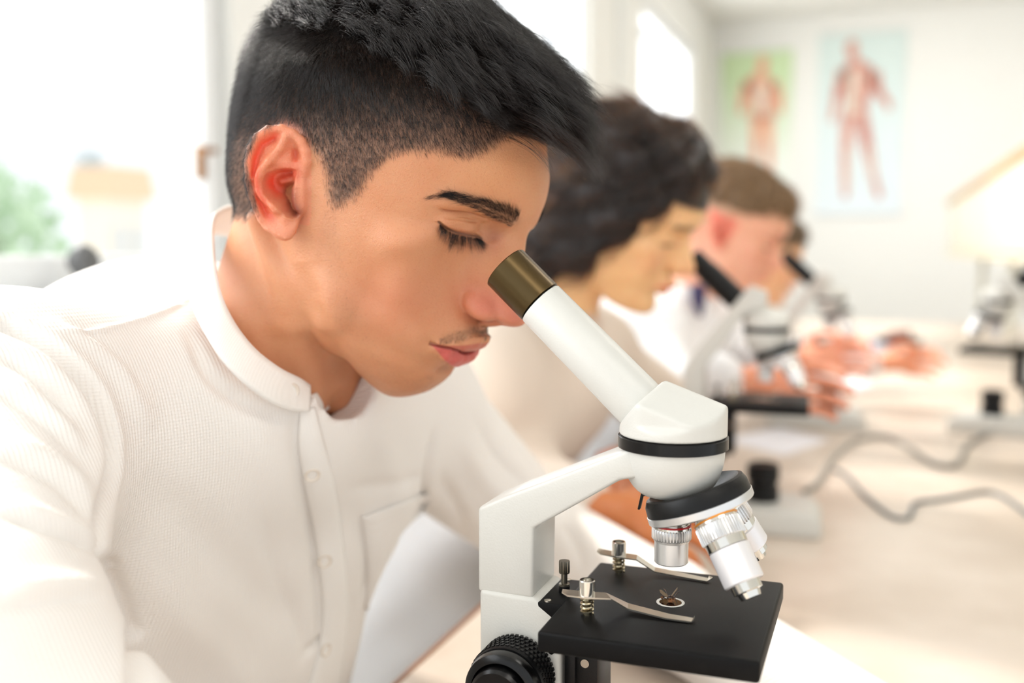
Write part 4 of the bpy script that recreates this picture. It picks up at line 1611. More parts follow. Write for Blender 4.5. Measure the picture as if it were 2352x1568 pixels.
def skin_material(name, sss=.35, rough=.42, pores=True):
    m = mat(name, (1, 1, 1, 1), rough)
    nt = m.node_tree
    b = nt.nodes['Principled BSDF']
    b.inputs['Subsurface Weight'].default_value = sss
    b.inputs['Subsurface Radius'].default_value = (1.0, .28, .12)
    th_ = nt.nodes.new('ShaderNodeAttribute')
    th_.attribute_name = 'thin'
    ma_ = nt.nodes.new('ShaderNodeMath')
    ma_.operation = 'MULTIPLY_ADD'
    ma_.inputs[1].default_value = .006
    ma_.inputs[2].default_value = .0055
    nt.links.new(th_.outputs['Fac'], ma_.inputs[0])
    nt.links.new(ma_.outputs[0], b.inputs['Subsurface Scale'])
    b.inputs['Specular IOR Level'].default_value = .55
    at_ = nt.nodes.new('ShaderNodeAttribute')
    at_.attribute_name = 'tint'
    tc = nt.nodes.new('ShaderNodeTexCoord')
    n1 = nt.nodes.new('ShaderNodeTexNoise')
    n1.inputs['Scale'].default_value = 55
    n1.inputs['Detail'].default_value = 5
    mx = nt.nodes.new('ShaderNodeMix')
    mx.data_type = 'RGBA'
    mx.blend_type = 'MULTIPLY'
    mx.inputs[0].default_value = .5
    cr = nt.nodes.new('ShaderNodeValToRGB')
    cr.color_ramp.elements[0].position, cr.color_ramp.elements[1].position = .3, .68
    cr.color_ramp.elements[0].color = (.94, .80, .70, 1)
    cr.color_ramp.elements[1].color = (1, 1, 1, 1)
    nt.links.new(tc.outputs['Object'], n1.inputs['Vector'])
    nt.links.new(n1.outputs['Fac'], cr.inputs['Fac'])
    nt.links.new(at_.outputs['Color'], mx.inputs[6])
    nt.links.new(cr.outputs['Color'], mx.inputs[7])
    last = mx.outputs[2]
    if pores:
        n3 = nt.nodes.new('ShaderNodeTexNoise')
        n3.inputs['Scale'].default_value = 1100
        n3.inputs['Detail'].default_value = 2
        c3 = nt.nodes.new('ShaderNodeValToRGB')
        c3.color_ramp.elements[0].position, c3.color_ramp.elements[1].position = .30, .42
        c3.color_ramp.elements[0].color = (.86, .74, .66, 1)
        c3.color_ramp.elements[1].color = (1, 1, 1, 1)
        m2 = nt.nodes.new('ShaderNodeMix')
        m2.data_type = 'RGBA'
        m2.blend_type = 'MULTIPLY'
        m2.inputs[0].default_value = .6
        nt.links.new(tc.outputs['Object'], n3.inputs['Vector'])
        nt.links.new(n3.outputs['Fac'], c3.inputs['Fac'])
        nt.links.new(last, m2.inputs[6])
        nt.links.new(c3.outputs['Color'], m2.inputs[7])
        last = m2.outputs[2]
        vo = nt.nodes.new('ShaderNodeTexVoronoi')
        vo.inputs['Scale'].default_value = 1500
        n2 = nt.nodes.new('ShaderNodeTexNoise')
        n2.inputs['Scale'].default_value = 650
        n2.inputs['Detail'].default_value = 4
        ad = nt.nodes.new('ShaderNodeMath')
        ad.operation = 'ADD'
        bp = nt.nodes.new('ShaderNodeBump')
        bp.inputs['Strength'].default_value = .42
        bp.inputs['Distance'].default_value = .0005
        nt.links.new(tc.outputs['Object'], vo.inputs['Vector'])
        nt.links.new(tc.outputs['Object'], n2.inputs['Vector'])
        nt.links.new(vo.outputs['Distance'], ad.inputs[0])
        nt.links.new(n2.outputs['Fac'], ad.inputs[1])
        nt.links.new(ad.outputs[0], bp.inputs['Height'])
        nt.links.new(bp.outputs['Normal'], b.inputs['Normal'])
    nt.links.new(last, b.inputs['Base Color'])
    return m


def lin(r, g, b):
    return np.array(srgb(r, g, b)[:3])


# regions in photo pixels on the near side (mirrored to the far side)
SCALP = [(1250, 250), (1247, 320), (1215, 292), (1190, 294), (1165, 312), (1137, 329), (1105, 348), (1075, 357), (1040, 350), (999, 344), (960, 343), (922, 346), (895, 358), (877, 369), (846, 402), (827, 432), (808, 455),
         (790, 463), (769, 470), (758, 451), (754, 405), (739, 363), (722, 344), (706, 318), (690, 292), (660, 276), (600, 300), (570, 380), (590, 440), (600, 480), (560, 500), (480, 480), (380, 200), (500, -200), (900, -400), (1300, -200)]
TOPHAIR = [(530, 40), (600, 62), (680, 75), (760, 82), (830, 108), (880, 138), (950, 170), (1010, 196), (1060, 222), (1100, 262), (1150, 300), (1185, 310), (1250, 330), (1400, 200), (1300, -300), (900, -500), (480, -300)]


def man_tint(W):
    H = w2h(W)
    M = h2w(np.abs(H) * (1, 0, 0) + H * (0, 1, 1))
    P = proj(M)
    C = np.tile(lin(213, 151, 111), (len(W), 1))

    def blend(w, col, k=1.0):
        nonlocal C
        w = np.clip(w * k, 0, 1)[:, None]
        C = C * (1 - w) + np.asarray(col) * w

    def blob(cx, cy, rx, ry, ang=0):
        a = math.radians(ang)
        dx, dy = P[:, 0] - cx, P[:, 1] - cy
        u, v = dx * math.cos(a) + dy * math.sin(a), -dx * math.sin(a) + dy * math.cos(a)
        return np.exp(-((u / rx) ** 2 + (v / ry) ** 2)) * (H[:, 1] > -20)
    blend(blob(900, 690, 110, 80), lin(212, 136, 106), .5)
    blend(blob(1120, 700, 70, 50, 20), lin(208, 112, 92), .75)
    blend(blob(1185, 725, 30, 30), lin(210, 116, 100), .6)
    blend(blob(1150, 400, 110, 70), lin(214, 152, 100), .6)
    blend(blob(950, 880, 90, 50), lin(196, 134, 96), .6)
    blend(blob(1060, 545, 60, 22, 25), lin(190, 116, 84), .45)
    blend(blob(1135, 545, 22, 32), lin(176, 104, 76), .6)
    blend(blob(1070, 500, 45, 14, 5), lin(212, 150, 104), .6)
    # beard shadow
    for b_ in ((755, 560, 28, 70, -12), (800, 720, 40, 60, -30)):
        blend(blob(*b_), lin(170, 126, 98), .16)
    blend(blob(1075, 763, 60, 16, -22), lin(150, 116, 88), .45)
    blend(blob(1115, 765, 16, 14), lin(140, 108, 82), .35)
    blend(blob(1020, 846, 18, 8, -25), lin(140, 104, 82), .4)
    # lips
    up = [(988, 789), (1003, 791), (1030, 794), (1053, 794), (1078, 792), (1096, 788), (1112, 789), (1125, 795), (1104, 812), (1085, 812), (1066, 812), (1044, 804), (1020, 800)]
    lo = [(990, 791), (1020, 799), (1044, 802), (1066, 809), (1085, 808), (1100, 816), (1082, 834), (1056, 846), (1038, 841), (1021, 827), (1004, 806)]
    face = (H[:, 1] > 60)
    blend(poly_soft(P, up, 5) * face, lin(196, 104, 92), .8)
    blend(poly_soft(P, lo, 5) * face, lin(206, 92, 90), .9)
    Ls = [(988, 790), (1010, 796), (1044, 803), (1066, 810), (1084, 809)]
    d, _ = polydist(np.column_stack([P, np.zeros(len(P))]), np.column_stack([catmull(Ls, 6), np.zeros(len(catmull(Ls, 6)))]))
    blend(np.exp(-(d / 3.0) ** 2) * face, lin(120, 40, 38), .75)
    # eyebrow ground tone, lid edge
    EB = [(1005, 450), (1052, 446), (1120, 468), (1165, 492), (1185, 505)]
    d, t = polydist(np.column_stack([P, np.zeros(len(P))]), np.column_stack([catmull(EB, 6), np.zeros(len(catmull(EB, 6)))]))
    blend(np.exp(-(d / 11.0) ** 2) * face * np.clip(t * 3, 0, 1), lin(110, 74, 54), .45)
    LD = [(1008, 510), (1020, 521), (1045, 533), (1072, 540), (1096, 543), (1106, 549)]
    d, t = polydist(np.column_stack([P, np.zeros(len(P))]), np.column_stack([catmull(LD, 6), np.zeros(len(catmull(LD, 6)))]))
    blend(np.exp(-(d / 3.5) ** 2) * face, lin(70, 40, 32), .8)
    # ear flesh, its tint reddened for light shining through from behind
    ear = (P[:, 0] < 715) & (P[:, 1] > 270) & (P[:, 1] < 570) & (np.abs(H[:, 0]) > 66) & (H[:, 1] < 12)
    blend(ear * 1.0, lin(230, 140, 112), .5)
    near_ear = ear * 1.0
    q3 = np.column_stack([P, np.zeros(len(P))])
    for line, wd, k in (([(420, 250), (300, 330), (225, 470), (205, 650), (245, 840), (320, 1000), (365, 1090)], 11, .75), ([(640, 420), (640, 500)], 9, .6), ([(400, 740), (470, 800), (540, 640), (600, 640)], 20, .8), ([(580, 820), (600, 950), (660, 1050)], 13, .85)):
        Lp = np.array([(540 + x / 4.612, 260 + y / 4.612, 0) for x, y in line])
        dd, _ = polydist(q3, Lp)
        blend(np.exp(-(dd / wd) ** 2) * near_ear, lin(222, 88, 62) if wd != 13 else lin(120, 48, 36), k)  # glow of the backlit ear painted red along the folds, canal darker
    # scalp under the hair
    s = poly_soft(P, SCALP, 34)
    inear = poly_soft(P, [(540 + x / 4.612, 260 + y / 4.612) for x, y in [(850, 490), (740, 260), (520, 105), (255, 195), (120, 500), (240, 1020), (440, 1350), (700, 1190), (700, 620)]], 5) * (np.abs(H[:, 0]) > 64)
    s = s * (1 - inear)
    # fades towards the ear and the nape, darker to the top
    dark = np.clip((350 - P[:, 1] + (P[:, 0] - 560) * -.06) / 330, 0, 1)
    blend(s, lin(120, 94, 80), .75)
    blend(s * dark, lin(34, 27, 25), 1.0)
    blend(poly_soft(P, TOPHAIR, 30), lin(14, 11, 11), 1.0)
    return C, s, inear


man = empty('person', (float(HT[0]), float(HT[1]), 0), 'nearest young man with dark hair and a white collarless shirt leaning to a bronze eyepiece', 'person')
M_SKIN = skin_material('skin')
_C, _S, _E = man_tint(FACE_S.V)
body = from_np('body', FACE_S.V, FACE_S.Q)
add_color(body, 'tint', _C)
_at = body.attributes.new('thin', 'FLOAT', 'POINT')
_at.data.foreach_set('value', np.clip(_E, 0, 1).astype(np.float32))
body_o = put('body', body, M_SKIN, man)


# ------------------------------------------------------------------ hair strands
def hair_mat(name, c1, c2, rough=.32, mel=None):
    m = mat(name, c1, rough)
    nt = m.node_tree
    b = nt.nodes['Principled BSDF']
    if mel is not None:
        h = nt.nodes.new('ShaderNodeBsdfHairPrincipled')
        h.parametrization = 'MELANIN'
        h.inputs['Melanin'].default_value = mel
        h.inputs['Melanin Redness'].default_value = .45
        h.inputs['Roughness'].default_value = .3
        h.inputs['Radial Roughness'].default_value = .4
        if 'Random Color' in h.inputs:
            h.inputs['Random Color'].default_value = .25
        nt.links.new(h.outputs[0], nt.nodes['Material Output'].inputs['Surface'])
        return m
    inf = nt.nodes.new('ShaderNodeHairInfo')
    r = nt.nodes.new('ShaderNodeValToRGB')
    r.color_ramp.elements[0].color, r.color_ramp.elements[1].color = c1, c2
    nt.links.new(inf.outputs['Random'], r.inputs['Fac'])
    nt.links.new(r.outputs['Color'], b.inputs['Base Color'])
    b.inputs['Specular IOR Level'].default_value = .58
    return m


def strands(name, pts, rad, m, parent, **kw):
    """pts: (n, k, 3) world points; rad: (n,) root radius"""
    n, k, _ = pts.shape
    hc = bpy.data.hair_curves.new(name)
    hc.add_curves([k] * n)
    hc.position_data.foreach_set('vector', pts.reshape(-1).astype(np.float32))
    t = np.linspace(0, 1, k)
    prof = np.clip(1.05 - t ** 2.2, .12, 1)
    ra = hc.attributes.get('radius') or hc.attributes.new('radius', 'FLOAT', 'POINT')
    ra.data.foreach_set('value', (np.asarray(rad)[:, None] * prof[None]).reshape(-1).astype(np.float32))
    hc.materials.append(m)
    o = bpy.data.objects.new(name, hc)
    COL.objects.link(o)
    if parent is not None:
        o.parent = parent
        o.matrix_parent_inverse = parent.matrix_world.inverted() if parent.matrix_world != Matrix.Identity(4) else Matrix.Translation(parent.location).inverted()
    tag(o, kind='stuff', **kw)
    return o


def scatter(V, T, w, n, rg):
    """n random points on triangles T weighted by vertex weight w"""
    a, b, c = V[T[:, 0]], V[T[:, 1]], V[T[:, 2]]
    ar = np.linalg.norm(np.cross(b - a, c - a), axis=1) * (w[T].mean(1))
    cs = np.cumsum(ar)
    i = np.searchsorted(cs, rg.random(n) * cs[-1])
    i = np.clip(i, 0, len(T) - 1)
    u, v = rg.random(n), rg.random(n)
    f = u + v > 1
    u[f], v[f] = 1 - u[f], 1 - v[f]
    W = (1 - u - v)[:, None]
    P = a[i] * W + b[i] * u[:, None] + c[i] * v[:, None]
    return P, i, np.stack([1 - u - v, u, v], 1)


rg = np.random.default_rng(11)
HVs = w2h(FACE_S.V)
PV = proj(h2w(np.abs(HVs) * (1, 0, 0) + HVs * (0, 1, 1)))
NV = FACE_S.N
skin_hair = hair_mat('dark_hair', srgb(11, 9, 9), srgb(44, 34, 30), .27)


def head_frame_dirs(P, N):
    """downward-back and forward combing directions on the surface, world space"""
    up = HR[:, 2]
    fw = HR[:, 1]
    d = -up[None] + 0 * N
    d = d - N * (d * N).sum(1)[:, None]
    d /= np.linalg.norm(d, axis=1)[:, None] + 1e-9
    f = fw[None] + 0 * N
    f = f - N * (f * N).sum(1)[:, None]
    f /= np.linalg.norm(f, axis=1)[:, None] + 1e-9
    return d, f


def short_hair():
    top = poly_soft(PV, TOPHAIR, 30)
    w = _S * (1 - .6 * top)
    near = (HVs[:, 0] > -30).astype(float) * .85 + .15
    w = w * near * (1 - _E) * (.5 + .5 * np.clip((420 - PV[:, 1]) / 260, 0, 1))
    # density thins towards the lower edge
    P, i, bc = scatter(FACE_S.V, FACE_S.Q, np.clip(w, 0, 1) ** 1.15, 88000, rg)
    N = (NV[FACE_S.Q[i]] * bc[:, :, None]).sum(1)
    N /= np.linalg.norm(N, axis=1)[:, None]
    pp = proj(P)
    d, f = head_frame_dirs(P, N)
    hm = w2h(P)
    # growth: forward-down at the temple, down-back behind the ear
    back = np.clip((-hm[:, 1] - 5) / 60, 0, 1)[:, None]
    dr = d * .75 + f * (.75 - 1.15 * back) + rg.normal(size=P.shape) * .22
    dr -= N * (dr * N).sum(1)[:, None]
    dr /= np.linalg.norm(dr, axis=1)[:, None]
    up = np.clip((330 - pp[:, 1]) / 300, 0, 1)
    L = (.0027 + .0095 * up ** 1.2) * (.7 + .6 * rg.random(len(P)))
    L *= np.where(hm[:, 1] < -60, 1.5, 1.0)
    lift = .38 + .25 * rg.random(len(P))
    t = np.linspace(0, 1, 4)
    dirv = dr * (1 - lift[:, None] * .5) + N * lift[:, None]
    dirv /= np.linalg.norm(dirv, axis=1)[:, None]
    pts = P[:, None] + dirv[:, None] * (L[:, None] * t)[:, :, None] + (dr - N * .25)[:, None] * ((L[:, None] * t) ** 2 / (L[:, None] + 1e-9) * .35)[:, :, None]
    strands('short_hair', pts, .000052 + .00002 * up, skin_hair, man)


short_hair()


def top_hair():
    """swept-over top: locks of long strands combed forward and towards the near side"""
    w = poly_soft(PV, TOPHAIR, 24) * (HVs[:, 2] > 55)
    w = w * (HVs[:, 0] > -75) * _S ** .2
    nl = 1500
    G, gi, gb = scatter(FACE_S.V, FACE_S.Q, w, nl, rg)
    GN = (NV[FACE_S.Q[gi]] * gb[:, :, None]).sum(1)
    GN /= np.linalg.norm(GN, axis=1)[:, None]
    g = w2h(G)
    K = 12
    fwd, rgt, up = HR[:, 1], HR[:, 0], HR[:, 2]
    bvh = FACE_S.bvh

    def flow(P0, N0, seed, hmP, length, jit):
        n = len(P0)
        pts = np.zeros((n, K, 3))
        pts[:, 0] = P0
        back = np.clip((-hmP[:, 1] + 20) / 70, 0, 1)[:, None]            # at the crown the hair stands up and back
        side = np.clip((hmP[:, 0] - 5) / 45, 0, 1)[:, None]
        d = N0 * 1.0 + fwd * .45 + rgt * .12 + jit * .25
        d /= np.linalg.norm(d, axis=1)[:, None]
        step = length / (K - 1)
        for k in range(1, K):
            t = k / (K - 1)
            tgt = fwd * (1.15 - .5 * back) + rgt * (.12 + .22 * side - .1 * t) + up * (.10 - 1.15 * t * t * (1 - .5 * back)) + jit * (.30 + .25 * t)
            tgt /= np.linalg.norm(tgt, axis=1)[:, None]
            d = d * .62 + tgt * .38
            d /= np.linalg.norm(d, axis=1)[:, None]
            pts[:, k] = pts[:, k - 1] + d * step[:, None]
        return pts
    jit = rg.normal(size=(nl, 3)) * .26 + np.sin(g @ np.array([[.11, .05, .02], [.02, .12, -.05], [.06, -.04, .1]]).T) * .28
    front = np.clip((g[:, 1] - 0) / 80, 0, 1)
    L = .020 + .034 * front + .008 * rg.random(nl)
    L *= np.where(g[:, 0] > 30, .62, 1)
    guides = flow(G, GN, 0, g, L, jit)
    # keep clear of the skull
    for i in range(nl):
        for k in range(1, K):
            p = Vector(guides[i, k])
            h, nrm, _, dist = bvh.find_nearest(p)
            if h is not None:
                s = (p - h).dot(nrm)
                m = .0035 + .0055 * min(1, k / 4)
                if s < m:
                    guides[i, k] += np.array(nrm) * (m - s)
    # children around every guide
    ch = 26
    idx = np.repeat(np.arange(nl), ch)
    off = rg.normal(size=(len(idx), 3)) * .0026
    off2 = rg.normal(size=(len(idx), 3))
    t = np.linspace(0, 1, K)
    P = guides[idx] + off[:, None] * (1 - .62 * t)[None, :, None] + off2[:, None] * (.0013 * t ** 2.5)[None, :, None]
    ln = .72 + .28 * rg.random(len(idx))
    # shorten a strand by resampling along its guide
    pos = ln[:, None] * t[None] * (K - 1)
    i0 = np.clip(pos.astype(int), 0, K - 2)
    fr = (pos - i0)[:, :, None]
    r = np.arange(len(idx))[:, None]
    P = P[r, i0] * (1 - fr) + P[r, i0 + 1] * fr
    # root each strand on the scalp
    strands('top_hair', P, np.full(len(idx), .000062) * (.8 + .4 * rg.random(len(idx))), skin_hair, man)
    # loose ends
    k = rg.choice(nl, 160, replace=False)
    P2 = guides[k] + rg.normal(size=(160, 3))[:, None] * (.007 * t ** 1.5)[None, :, None] + rg.normal(size=(160, 1, 3)) * .002
    strands('stray_hairs', P2, np.full(160, .00004), skin_hair, man)


top_hair()


def hair_strip(name, line, n, wid, L, dirfn, m, rad, rg, tpow=1.0, curve=.3, lift=.35):
    """strands rooted in a band along a photo line"""
    C = catmull(line, 10)
    t = rg.random(n) ** tpow
    s = t * (len(C) - 1)
    i = np.clip(s.astype(int), 0, len(C) - 2)
    base = C[i] * (1 - (s - i))[:, None] + C[i + 1] * (s - i)[:, None]
    tg = C[i + 1] - C[i]
    tg /= np.linalg.norm(tg, axis=1)[:, None]
    nr = np.column_stack([-tg[:, 1], tg[:, 0]])
    ww = wid if np.isscalar(wid) else np.interp(t, np.linspace(0, 1, len(wid)), wid)
    q = (rg.random(n) * 2 - 1)
    P2 = base + nr * (q * ww)[:, None]
    out = []
    rr = []
    for j in range(n):
        r = ray(*P2[j])
        h = FACE_S.bvh.ray_cast(Vector(CAM), Vector(r).normalized())
        if h[0] is None:
            continue
        p, nm = np.array(h[0]), np.array(h[1])
        d2 = dirfn(t[j], q[j], tg[j], rg)
        r2 = ray(P2[j][0] + d2[0] * 10, P2[j][1] + d2[1] * 10)
        sp = CAM + r * ((p - CAM) @ CF)
        e = (CAM + r2 * ((p - CAM) @ CF)) - sp
        e -= nm * (e @ nm)
        e /= np.linalg.norm(e) + 1e-9
        LL = (L if np.isscalar(L) else np.interp(t[j], np.linspace(0, 1, len(L)), L)) * (.6 + .7 * rg.random())
        tt = np.linspace(0, 1, 6)[:, None]
        pts = p - nm * .0002 + e * tt * LL + nm * (lift * tt * (1 - curve * tt)) * LL
        out.append(pts)
        out.append(mir(pts))
        rr += [rad, rad]
    return strands(name, np.array(out), np.array(rr), m, man)


def brow_dir(t, q, tg, rg):
    # inner end (t=1) fans upwards, outer end follows the line outwards
    a = -tg * (1.0)
    up = np.array([.15, -1.0])
    w = np.clip((t - .45) * 1.5, 0, 1) * (1 if q < .2 else .35)
    d = a * (1 - .75 * w) + up * w * .9 + np.array([0, q * -.25])
    d = d + rg.normal(size=2) * .16
    return d / np.linalg.norm(d)


hair_strip('eyebrow', [(1018, 449), (1034, 449), (1055, 453), (1095, 465), (1130, 480), (1160, 493), (1186, 509)], 1500, [3, 7, 11, 14, 17, 19, 16], [.0068, .0068, .0068, .0065, .006, .005],
           brow_dir, skin_hair, .000045, rg, tpow=.62)


hair_strip('eyebrow_tail', [(990, 453), (1008, 449), (1030, 447), (1050, 450)], 70, [4, 8, 10, 8], .0058, brow_dir, skin_hair, .000035, rg)


def lash_dir(t, q, tg, rg):
    a = math.radians(118 - 66 * t + rg.normal() * 7)
    return np.array([math.cos(a), math.sin(a)])


hair_strip('eyelashes', [(1010, 514), (1022, 525), (1046, 537), (1072, 543), (1094, 546), (1104, 551)], 330, 1.8, [.005, .008, .0098, .0098, .008, .006], lash_dir, hair_mat('lash', srgb(10, 8, 8), srgb(18, 13, 12), .4), .00006, rg, lift=.75, curve=.55)


def stub_dir(t, q, tg, rg):
    d = np.array([-.35, 1.0]) + rg.normal(size=2) * .35
    return d / np.linalg.norm(d)


stub = hair_mat('stubble_hair', srgb(58, 44, 34), srgb(100, 78, 60), .5)
hair_strip('moustache_stubble', [(1012, 780), (1045, 772), (1080, 762), (1105, 758), (1122, 768)], 620, [6, 11, 14, 14, 12], .0024, stub_dir, stub, .00003, rg)
hair_strip('cheek_stubble', [(760, 480), (752, 560), (770, 650), (815, 760), (870, 850), (940, 890), (1000, 870)], 1500, [14, 26, 34, 34, 30, 22, 14], .0016, stub_dir, stub, .000022, rg)
# ================================================================== white collarless shirt
def shirt_material(name, col, col2=None, bands=True, scale=940, bump=.5):
    m = mat(name, col, .85)
    nt = m.node_tree
    b = nt.nodes['Principled BSDF']
    b.inputs['Subsurface Weight'].default_value = .12
    b.inputs['Subsurface Radius'].default_value = (1, .9, .8)
    b.inputs['Subsurface Scale'].default_value = .004
    b.inputs['Sheen Weight'].default_value = .15
    b.inputs['Specular IOR Level'].default_value = .2
    if bands:
        at_ = nt.nodes.new('ShaderNodeAttribute')
        at_.attribute_name = 'cloth'
        w = nt.nodes.new('ShaderNodeTexWave')
        w.wave_type = 'BANDS'
        w.bands_direction = 'X'
        w.inputs['Scale'].default_value = scale / 6.28
        w.inputs['Distortion'].default_value = .4
        w2 = nt.nodes.new('ShaderNodeTexWave')
        w2.wave_type = 'BANDS'
        w2.bands_direction = 'Z'
        w2.inputs['Scale'].default_value = scale / 6.28 * 1.1
        w2.inputs['Distortion'].default_value = .6
        mm = nt.nodes.new('ShaderNodeMath')
        mm.operation = 'MULTIPLY_ADD'
        mm.inputs[1].default_value = .45
        n = nt.nodes.new('ShaderNodeTexNoise')
        n.inputs['Scale'].default_value = 1500
        a2 = nt.nodes.new('ShaderNodeMath')
        a2.operation = 'MULTIPLY_ADD'
        a2.inputs[1].default_value = .5
        bp = nt.nodes.new('ShaderNodeBump')
        bp.inputs['Strength'].default_value = bump
        bp.inputs['Distance'].default_value = .0007
        nt.links.new(at_.outputs['Vector'], w.inputs['Vector'])
        nt.links.new(at_.outputs['Vector'], w2.inputs['Vector'])
        nt.links.new(at_.outputs['Vector'], n.inputs['Vector'])
        nt.links.new(w2.outputs['Fac'], mm.inputs[0])
        nt.links.new(w.outputs['Fac'], mm.inputs[2])
        nt.links.new(n.outputs['Fac'], a2.inputs[0])
        nt.links.new(mm.outputs[0], a2.inputs[2])
        nt.links.new(a2.outputs[0], bp.inputs['Height'])
        nt.links.new(bp.outputs['Normal'], b.inputs['Normal'])
    return m


def cloth_attr(me, C):
    a = me.attributes.new('cloth', 'FLOAT_VECTOR', 'POINT')
    a.data.foreach_set('vector', np.asarray(C, np.float32).ravel())


M_SHIRT = shirt_material('white_waffle_cotton', srgb(250, 245, 240))
M_BAND = shirt_material('white_plain_cotton', srgb(250, 246, 241), scale=1900, bump=.16)

TYAW = math.radians(-13)
TO = np.array([-.468, .60, 0.0])
TF = np.array([math.cos(TYAW), math.sin(TYAW), 0])
TL = np.array([-math.sin(TYAW), math.cos(TYAW), 0])


def tw(u, v, z):
    """torso frame (forward, towards the far shoulder, height) -> world"""
    return TO + TF * u + TL * v + np.array([0, 0, z])


def build_shirt():
    S = 1000.0
    v = Vol((-900, 130, 560), (75, 1230, 1200), 4.2)
    R = np.array([[TF[0], TF[1], 0], [TL[0], TL[1], 0], [0, 0, 1.0]])
    e = lambda u, w, z, r, k: v.ell(tw(u, w, z) * S, [x * S for x in r], k * S, R)
    e(-.035, .0, .955, (.135, .185, .20), .02)
    e(-.06, .0, .80, (.125, .165, .20), .06)
    e(-.085, .0, .66, (.135, .17, .13), .06)
    e(.03, -.085, .985, (.075, .085, .085), .05)
    e(.03, .085, .985, (.075, .085, .085), .05)
    c = lambda a, b, ra, rb, k: v.cone(np.asarray(a) * S, np.asarray(b) * S, ra * S, rb * S, k * S)
    nb = at(640, 770, .70)
    shR = at(5, 940, .565)
    shL = tw(.035, .175, 1.03)
    c(nb + [0, 0, -.045], shR + [0, 0, -.002], .060, .056, .05)
    c(nb + [0, 0, -.035], shL, .065, .055, .05)
    c(shR + [0, 0, -.02], shL + [0, 0, -.01], .065, .06, .05)
    # near arm
    elR = at(-60, 1500, .43)
    haR = np.array([-.205, .325, BZ + .055])
    c(shR, elR, .064, .052, .03)
    c(elR, haR, .052, .036, .02)
    # far arm
    elL = np.array([-.335, .99, BZ + .056])
    wrL = np.array([.005, .672, BZ + .041])
    c(shL, elL, .066, .048, .035)
    c(elL, elL * .5 + wrL * .5, .048, .042, .02)
    c(elL * .5 + wrL * .5, wrL, .042, .034, .02)
    # hollow for the neck
    ce = at(645, 770, .70)
    up = h2w((0, -25, -20))
    ax = (up - ce) / np.linalg.norm(up - ce)
    v.cone((ce - ax * .012) * S, (ce + ax * .09) * S, 63, 67, 6, 'cut')
    v.cone(at(762, 868, .668) * S, (at(762, 868, .668) + ax * .06) * S, 30, 44, 5, 'cut')
    v.cone((at(660, 795, .672) + ax * .012) * S, (at(660, 795, .672) + ax * .08) * S, 54, 62, 5, 'cut')
    V, Q = v.mesh(2)
    return V / S, Q, (shR, elR, haR, shL, elL, wrL, ce, ax)


_SV, _SQ, JT = build_shirt()
_pp = proj(_SV)
_sel = (_pp[:, 0] > -60) & (_pp[:, 0] < 1300) & (_pp[:, 1] > 560) & (_pp[:, 1] < 1700) & (((_SV - CAM) @ CF) < .78)
_SV, _SQ = refine(_SV, _SQ, _sel)
SHIRT = Surf(_SV, _SQ)


def ss(pts, w, d, **k):
    SHIRT.stroke(pts, w / 1000, d * 1.35 / 1000, **k)


# armhole: the sleeve's seam and the folds that fan from it
ss([(15, 742), (80, 775), (150, 835), (205, 905), (238, 985), (248, 1060), (240, 1130), (232, 1205), (245, 1300), (290, 1400), (318, 1500), (325, 1600)], 5, -6.0, taper=False)
ss([(-5, 735), (70, 755), (160, 815), (225, 890), (262, 980), (270, 1060), (262, 1130), (255, 1205)], 6, 2.6)
ss([(30, 790), (110, 830), (170, 900), (205, 980), (220, 1070), (215, 1150)], 9, 3.5)
ss([(0, 815), (60, 850), (120, 905), (165, 960)], 4, -3.2)
ss([(0, 850), (70, 905), (130, 965), (190, 1040)], 6, 3.0)
ss([(0, 905), (60, 935), (130, 990), (180, 1050)], 4, -2.4)
ss([(0, 1050), (80, 1075), (150, 1120), (205, 1190)], 5, -2.6)
ss([(0, 1010), (90, 1040), (160, 1090), (215, 1160)], 7, 2.8)
ss([(0, 1180), (90, 1205), (170, 1235), (235, 1270)], 4, -3.2)
ss([(0, 1155), (90, 1180), (170, 1212), (232, 1245)], 6, 2.6)
ss([(0, 1392), (80, 1385), (160, 1375), (240, 1370)], 4, -2.8)
ss([(0, 1360), (80, 1352), (170, 1345), (250, 1345)], 7, 2.8)
ss([(225, 1262), (250, 1290), (262, 1318)], 4, -4.0)
# yoke seam and the folds along the shoulder
ss([(120, 770), (220, 760), (320, 735), (400, 705), (440, 680)], 1.6, 1.3)
ss([(175, 650), (250, 680), (330, 690), (400, 680)], 7, -2.6)
ss([(150, 620), (240, 645), (330, 655), (410, 640)], 7, 2.4)
ss([(90, 735), (180, 775), (260, 830), (310, 900), (345, 990)], 8, 3.0)
ss([(140, 735), (230, 790), (300, 860), (330, 930)], 5, -2.2)
# chest: long soft folds
ss([(690, 945), (683, 1010), (695, 1090), (712, 1180), (728, 1280), (738, 1400), (728, 1500)], 5.5, -3.6)
ss([(560, 900), (600, 1010), (640, 1120), (665, 1250), (670, 1400)], 14, 3.0)
ss([(430, 760), (480, 860), (560, 930), (640, 960)], 4.5, -2.8)
ss([(330, 1080), (430, 1200), (560, 1330), (690, 1450)], 13, -3.5)
ss([(300, 1250), (400, 1400), (520, 1520), (600, 1620)], 12, 3.0)
ss([(600, 1180), (640, 1330), (690, 1440), (700, 1520)], 6, -2.4)
ss([(700, 1500), (730, 1480), (745, 1460)], 4, -3.0)
ss([(820, 1180), (838, 1250), (842, 1330), (820, 1400)], 5, -2.6)
ss([(800, 1120), (900, 1110), (980, 1090)], 6, -1.6)
ss([(850, 960), (900, 1080), (930, 1200)], 12, 2.0)
